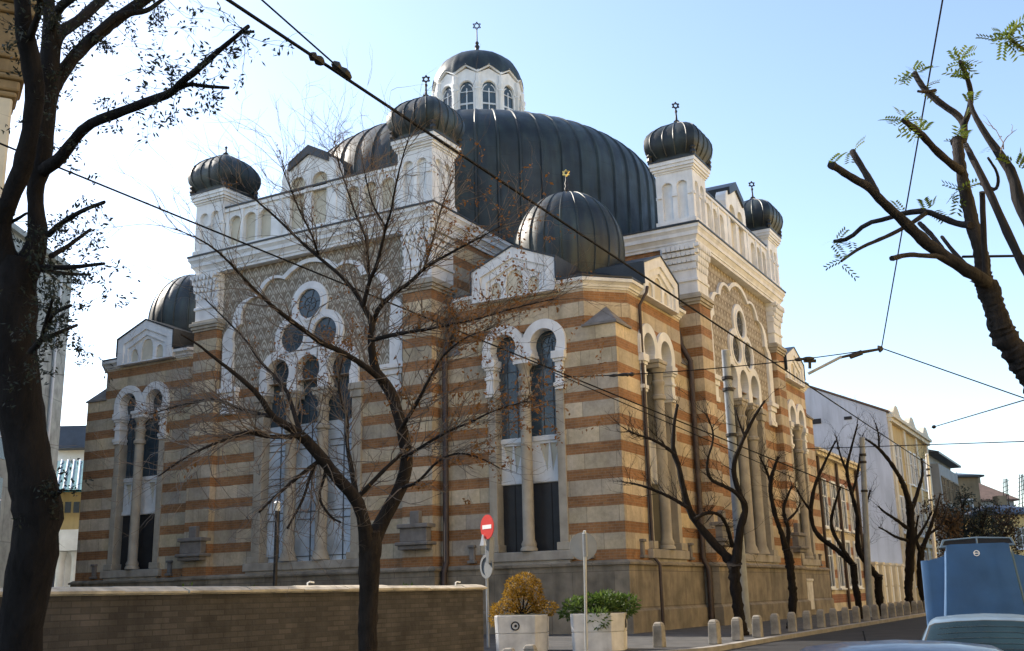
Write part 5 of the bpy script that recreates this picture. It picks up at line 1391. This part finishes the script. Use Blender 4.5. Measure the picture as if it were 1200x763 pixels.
# far houses at the end of the street
def house(u0, u1, vt, w, depth, wall, roofmat, label, roof_h=1.5, name='far_house', win=True):
    a, b = at(u0, vt, w), at(u1, vt, w)
    d = (b-a); d.z = 0; L = d.length; d.normalize(); nrm = Vector((d.y, -d.x, 0))
    c = (a+b)/2; zt = a.z; gz = GZ(c.y)
    rt = thing(name, (c.x, c.y, gz), label, 'house')
    def fr(u, n, z): q = c+d*u+nrm*n; return (q.x, q.y, z)
    m = MB(); m.box(-L/2, L/2, -depth, 0, gz-.3, zt, fr); place(m.build('wall', wall), rt)
    m = MB(); e = .5
    base = [fr(-L/2-e, -depth-e, 0), fr(L/2+e, -depth-e, 0), fr(L/2+e, e, 0), fr(-L/2-e, e, 0)]
    tp = [fr(-L/2+2, -depth*.6, 0), fr(L/2-2, -depth*.6, 0), fr(L/2-2, -depth*.4, 0), fr(-L/2+2, -depth*.4, 0)]
    m.plan([p[:2] for p in base], zt+.002, zt+.2); m.plan([p[:2] for p in base], zt+.202, zt+roof_h, [p[:2] for p in tp])
    place(m.build('roof', roofmat), rt)
    m = MB(); m.box(L*.1, L*.1+.9, -depth*.55, -depth*.45, zt+roof_h*.4, zt+roof_h+1.0, fr); place(m.build('chimney', 'brown_wall'), rt)
    if win:
        n = max(1, int(L/3.2)); H = zt-gz; rows = [gz+1.3+3.4*i for i in range(max(1, int((H-1)/3.4)))]
        windows_world(rt, fr, rows, [-L/2+L*(i+.5)/n for i in range(n)], 1.1, 1.8)
    return rt
house(1112, 1146, 560, 112, 14, 'brown_wall', 'roofm', 'tall brown far house with a dark eaves roof beyond the grey block', 1.2)
house(1142, 1188, 588, 135, 14, 'grey_plaster', 'tile', 'far grey house with a low tiled roof and chimneys down the street', 3.0)
house(1158, 1230, 604, 104, 12, 'ochre', 'slate', 'far yellow house with a dark blue sheet roof at the street end', 1.3)
for u, v0, v1, w, lab in ((1179.5, 604, 561, 120, 'tall lattice aerial on the far roofs, left one'), (1198, 596, 556, 118, 'tall lattice aerial on the far roofs, right one')):
    a, b = at(u, v0, w), at(u-1, v1, w); a.z = min(a.z, 10)
    rt = thing('roof_aerial', a, lab, 'aerial', 'aerials on the far roofs')
    m = MB()
    for dx, dy in ((-.3, -.3), (.3, -.3), (0, .3)): m.tube([a+Vector((dx, dy, 0)), b+Vector((dx*.5, dy*.5, 0))], .06, 5)
    place(m.build('mast', 'iron'), rt)
    m = MB()
    for k in range(8): c = a.lerp(b, k/8); m.tube([c+Vector((-.4, 0, 0)), c+Vector((.4, 0, .3))], .04, 4)
    place(m.build('rung', 'iron'), rt)
# distant dark trees at the end of the street
random.seed(77)
labs = ['brownish bare tree at the street end, left of the far trees', 'dark dense tree at the street end beside the brown house', 'dark bare tree at the street end above the bonnet', 'rusty brown tree at the street end near the far yellow house', 'thin green tree top above the brown far house']
for (u, vt, w, wid, lab, lm) in ((1106, 584, 80, 22, labs[0], 'leaf_brown'), (1124, 570, 88, 26, labs[1], 'leaf_dark'), (1146, 582, 84, 24, labs[2], 'leaf_dark'), (1170, 586, 92, 22, labs[3], 'leaf_brown'), (1120, 545, 120, 18, labs[4], 'leaf_bush')):
    top = at(u, vt, w); g = GZ(top.y); H = top.z-g; R_ = wid*w/FPX
    rt = thing('far_tree', (top.x, top.y, g), lab, 'tree', 'trees at the end of the street')
    m = MB(); m.tube([(0, 0, 0), (.1, 0, H*.3), (0, .1, H*.6), (0, 0, H*.95)], [.28, .22, .13, .03], 7)
    tips = []
    for k in range(26):
        z = H*rnd(.25, .85); a = rnd(0, 2*PI); L = R_*rnd(.5, 1.1); e = Vector((math.cos(a)*L, math.sin(a)*L, z+L*rnd(.3, .9)))
        mid = Vector((0, 0, z)).lerp(e, .5)+Vector((0, 0, -.1)); m.tube([(0, 0, z), mid, e], [.09, .055, .02], 4, cap=False); tips += [mid, e]
        for j in range(7):
            q = mid.lerp(e, random.random()); m.tube([q, q+Vector((rnd(-1, 1), rnd(-1, 1), rnd(-.2, 1)))*R_*.45], [.028, .010], 3, cap=False)
    m.build('trunk', 'bark', rt, smooth=60, recalc=False)
    m = MB()
    for k in range(2200 if lm != 'leaf_bush' else 900):
        q = random.choice(tips)+Vector((rnd(-1, 1), rnd(-1, 1), rnd(-1, 1)))*R_*.34
        leafquad(m, q, (rnd(-1, 1), rnd(-1, 1), rnd(-1, 1)), rnd(.14, .3), rnd(.04, .09))
    m.build('crown', lm, rt, recalc=False)

# ---- left background: pale grey tall building, glazed hall and portico beyond the yard
hf = Vector((CF.x, CF.y, 0)).normalized(); hr = Vector((hf.y, -hf.x, 0))
o = Vector((CAM.x, CAM.y, 0))
def LF(r, f): return o+hr*r+hf*f
_e = at(85, 322, 61)-o; _rL, _fL = _e.dot(hr), _e.dot(hf)
def frL(u, n, z): q = LF(_rL+n, _fL-60+u); return (q.x, q.y, z)       # wall facing right, running away
zt = at(85, 322, 61).z
rt = thing('office_block', LF(-34, 50), 'tall pale grey clad building at the left behind the dark tree', 'building')
m = MB(); m.box(44, 60, -16, 0, 0, zt, frL); place(m.build('wall', 'palegrey'), rt)
m = MB(); m.box(43.8, 60.25, -16.2, .25, zt, zt+.3, frL); m.box(43.9, 60.15, -16.1, .12, zt-.9, zt-.8, frL); place(m.build('cornice', 'palegrey'), rt)
m = MB()
for k in range(5):
    m.box(44.5, 53.9, .0, .03, 2.5+k*3.0, 4.6+k*3.0, frL)
place(m.build('window_band', 'blue_glass'), rt)
for k in range(5):
    m = MB()
    for u in range(45, 54, 2): m.box(u-.05, u+.05, .03, .08, 2.5+k*3.0, 4.6+k*3.0, frL)
    m.box(44.6, 53.8, .03, .075, 3.5+k*3.0, 3.58+k*3.0, frL)
    place(m.build('mullion', 'frame'), rt)
m = MB(); m.tube([frL(58.3, .12, 0), frL(58.3, .12, zt-.8)], .08, 8); place(m.build('drainpipe', 'frame'), rt)
# glazed hall
def boxpx(mb, u0, u1, v0, v1, w, depth):
    a, b = at(u0, v0, w), at(u1, v1, w); c = at((u0+u1)/2, (v0+v1)/2, w)
    L = (u1-u0)*w/FPX
    def fr(u, n, z): q = Vector((c.x, c.y, 0))+hr*u-hf*n; return (q.x, q.y, z)
    mb.box(-L/2, L/2, -depth, 0, min(a.z, b.z), max(a.z, b.z), fr); return fr
c = at(70, 600, 78)
rt = thing('market_hall', (c.x, c.y, .2), 'low ochre hall with a teal glazed roof left of the synagogue', 'building')
m = MB(); boxpx(m, 20, 112, 576, 712, 78, 12); place(m.build('wall', 'yellow_plaster'), rt)
a0, a1, b0_, b1_ = at(18, 574, 77.5), at(106, 574, 77.5), at(30, 540, 86), at(108, 540, 86)
m = MB(); m.grid([[a0, a0.lerp(a1, .33), a0.lerp(a1, .66), a1], [b0_, b0_.lerp(b1_, .33), b0_.lerp(b1_, .66), b1_]]); m.grid([[p-Vector((0, 0, .15)) for p in (a0, a1)], [p-Vector((0, 0, .15)) for p in (b0_, b1_)]])
place(m.build('glazed_roof', 'teal_glass', recalc=False), rt)
m = MB()
for k in range(12): m.tube([a0.lerp(a1, k/11)+Vector((0, 0, .06)), b0_.lerp(b1_, k/11)+Vector((0, 0, .06))], .07, 5)
place(m.build('glazing_rib', 'frame'), rt)
m = MB()
for k in range(8): boxpx(m, 26+k*10, 33+k*10, 588, 601, 77.9, .05)
place(m.build('window', 'dark_glass'), rt)
c = at(90, 520, 96)
rt = thing('rear_block', (c.x, c.y, .2), 'blue grey roofed block seen between the tall pale building and the synagogue', 'building')
m = MB(); boxpx(m, 60, 132, 524, 640, 96, 8); place(m.build('wall', 'sign_white'), rt)
m = MB(); boxpx(m, 58, 134, 499, 524, 95.7, 9); place(m.build('roof', 'slate'), rt)
c = at(62, 680, 62)
rt = thing('white_portico', (c.x, c.y, .2), 'small white columned portico behind the wall by the dark tree', 'building')
m = MB(); boxpx(m, 20, 92, 632, 645, 62, 4); boxpx(m, 16, 96, 622, 632, 62.2, 4.6); boxpx(m, 22, 90, 645, 712, 64.5, 2); place(m.build('entablature', 'white'), rt)
m = MB()
for u in (28, 48, 68, 86):
    q = at(u, 700, 62); m.lathe([(.36, 0), (.36, .2), (.27, .3), (.24, at(u, 652, 62).z-.2), (.36, at(u, 646, 62).z)], 12, (q.x, q.y, 0))
place(m.build('column', 'white', smooth=40), rt)
m = MB(); boxpx(m, 56, 66, 668, 712, 62.8, .05); boxpx(m, 34, 44, 668, 712, 62.8, .05); place(m.build('door', 'slate'), rt)
# ---- ornate stone building, only its corner shows at the upper left
_q = at(13, 140, 20.5)-o; _q.z = 0; _f = _q.normalized(); _rr = Vector((_f.y, -_f.x, 0))
def frN(u, n, z): q = o+_q+_rr*(u+.05*n)-_f*n; return (q.x, q.y, z)
rt = thing('ornate_house', LF(-13, 20), 'corner pier and bracket of an ornate brown stone building at the upper left edge', 'building')
m = MB(); m.box(-15, -.5, -5, -.4, 0, 17, frN); place(m.build('wall', 'ornate'), rt)  # unseen stretch to the left, lengthened to shade the trees and wall
zc = at(14, 112, 20.5).z
m = MB(); m.box(-.52, 0, -.5, 0, 0, zc, frN); m.box(-.65, .08, -.6, .08, 0, .9, frN); place(m.build('pier', 'cream', bevel=.05), rt)
m = MB()
for k, (dz, h_, e) in enumerate(((0, .12, .06), (.12, .22, .10), (.34, .12, .17), (.46, .3, .14), (.76, .14, .22), (.9, .8, .16), (1.7, .2, .26), (1.9, .3, .36), (2.2, 3.0, .1))):
    m.box(-15, e, -.9, e*.8, zc+dz, zc+dz+h_-.001, frN)
place(m.build('bracket_cornice', 'ornate', bevel=.05), rt)
# ---- unseen block off the left edge, added to shade the yard and planters
rt = thing('shade_block', (-20, -30, 0), 'unseen pale block off the left edge, added to shade the yard', 'building')
m = MB(); m.box(-40, -10.3, -44, -21.2, 0, 16.0); place(m.build('wall', 'palegrey'), rt)
m = MB(); m.box(-40, -10.0, -44, -21.0, 16.0, 16.3); place(m.build('cornice', 'cream'), rt)
m = MB()
for k in range(3):
    for i in range(5): m.box(-10.3, -10.2, -43+i*4.4, -41+i*4.4, 2+k*5, 5+k*5)
place(m.build('window', 'dark_glass'), rt)
# ---- guessed ochre row off the right edge, added to bounce warm light
rt = thing('bounce_terrace', (30.4, -10, 0), 'unseen ochre terrace across the street, added to bounce warm light', 'building')
m = MB(); m.box(30.2, 44, -40, 42, -.3, 19.5); place(m.build('wall', 'ochre'), rt)
m = MB(); m.box(29.9, 44, -40.2, 42.2, 19.5, 20.0); place(m.build('cornice', 'cream'), rt)
m = MB()
for k in range(3):
    for i in range(18): m.box(30.15, 30.3, -38+i*4.4, -36.7+i*4.4, 2+k*4.4, 4.4+k*4.4)
place(m.build('window', 'dark_glass'), rt)

# ================================================================== LIGHT
SAZ, SEL = math.radians(86), math.radians(34)          # measured from +Y towards -X
sd = Vector((-math.sin(SAZ)*math.cos(SEL), math.cos(SAZ)*math.cos(SEL), math.sin(SEL)))
L = bpy.data.lights.new('sun', 'SUN'); L.energy = 3.8; L.angle = math.radians(.53); L.color = (1, .91, .79)
lo = bpy.data.objects.new('sun', L); COL.objects.link(lo); lo.rotation_euler = sd.to_track_quat('Z', 'Y').to_euler(); lo.location = (0, 0, 80)
W = bpy.data.worlds.new('World'); scene.world = W; W.use_nodes = True
nt = W.node_tree; sky = nt.nodes.new('ShaderNodeTexSky'); sky.sky_type = 'NISHITA'; sky.sun_disc = False
sky.sun_elevation = SEL; sky.sun_rotation = -SAZ; sky.air_density = 1.0; sky.dust_density = 1.3; sky.ozone_density = .4; sky.altitude = 550
bg = nt.nodes['Background']; nt.links.new(sky.outputs[0], bg.inputs[0]); bg.inputs[1].default_value = .14
scene.view_settings.view_transform = 'Standard'; scene.view_settings.look = 'None'; scene.view_settings.gamma = 1
scene.view_settings.exposure = 1.25
scene.render.engine = 'CYCLES'
scene.cycles.max_bounces = 6; scene.cycles.diffuse_bounces = 4
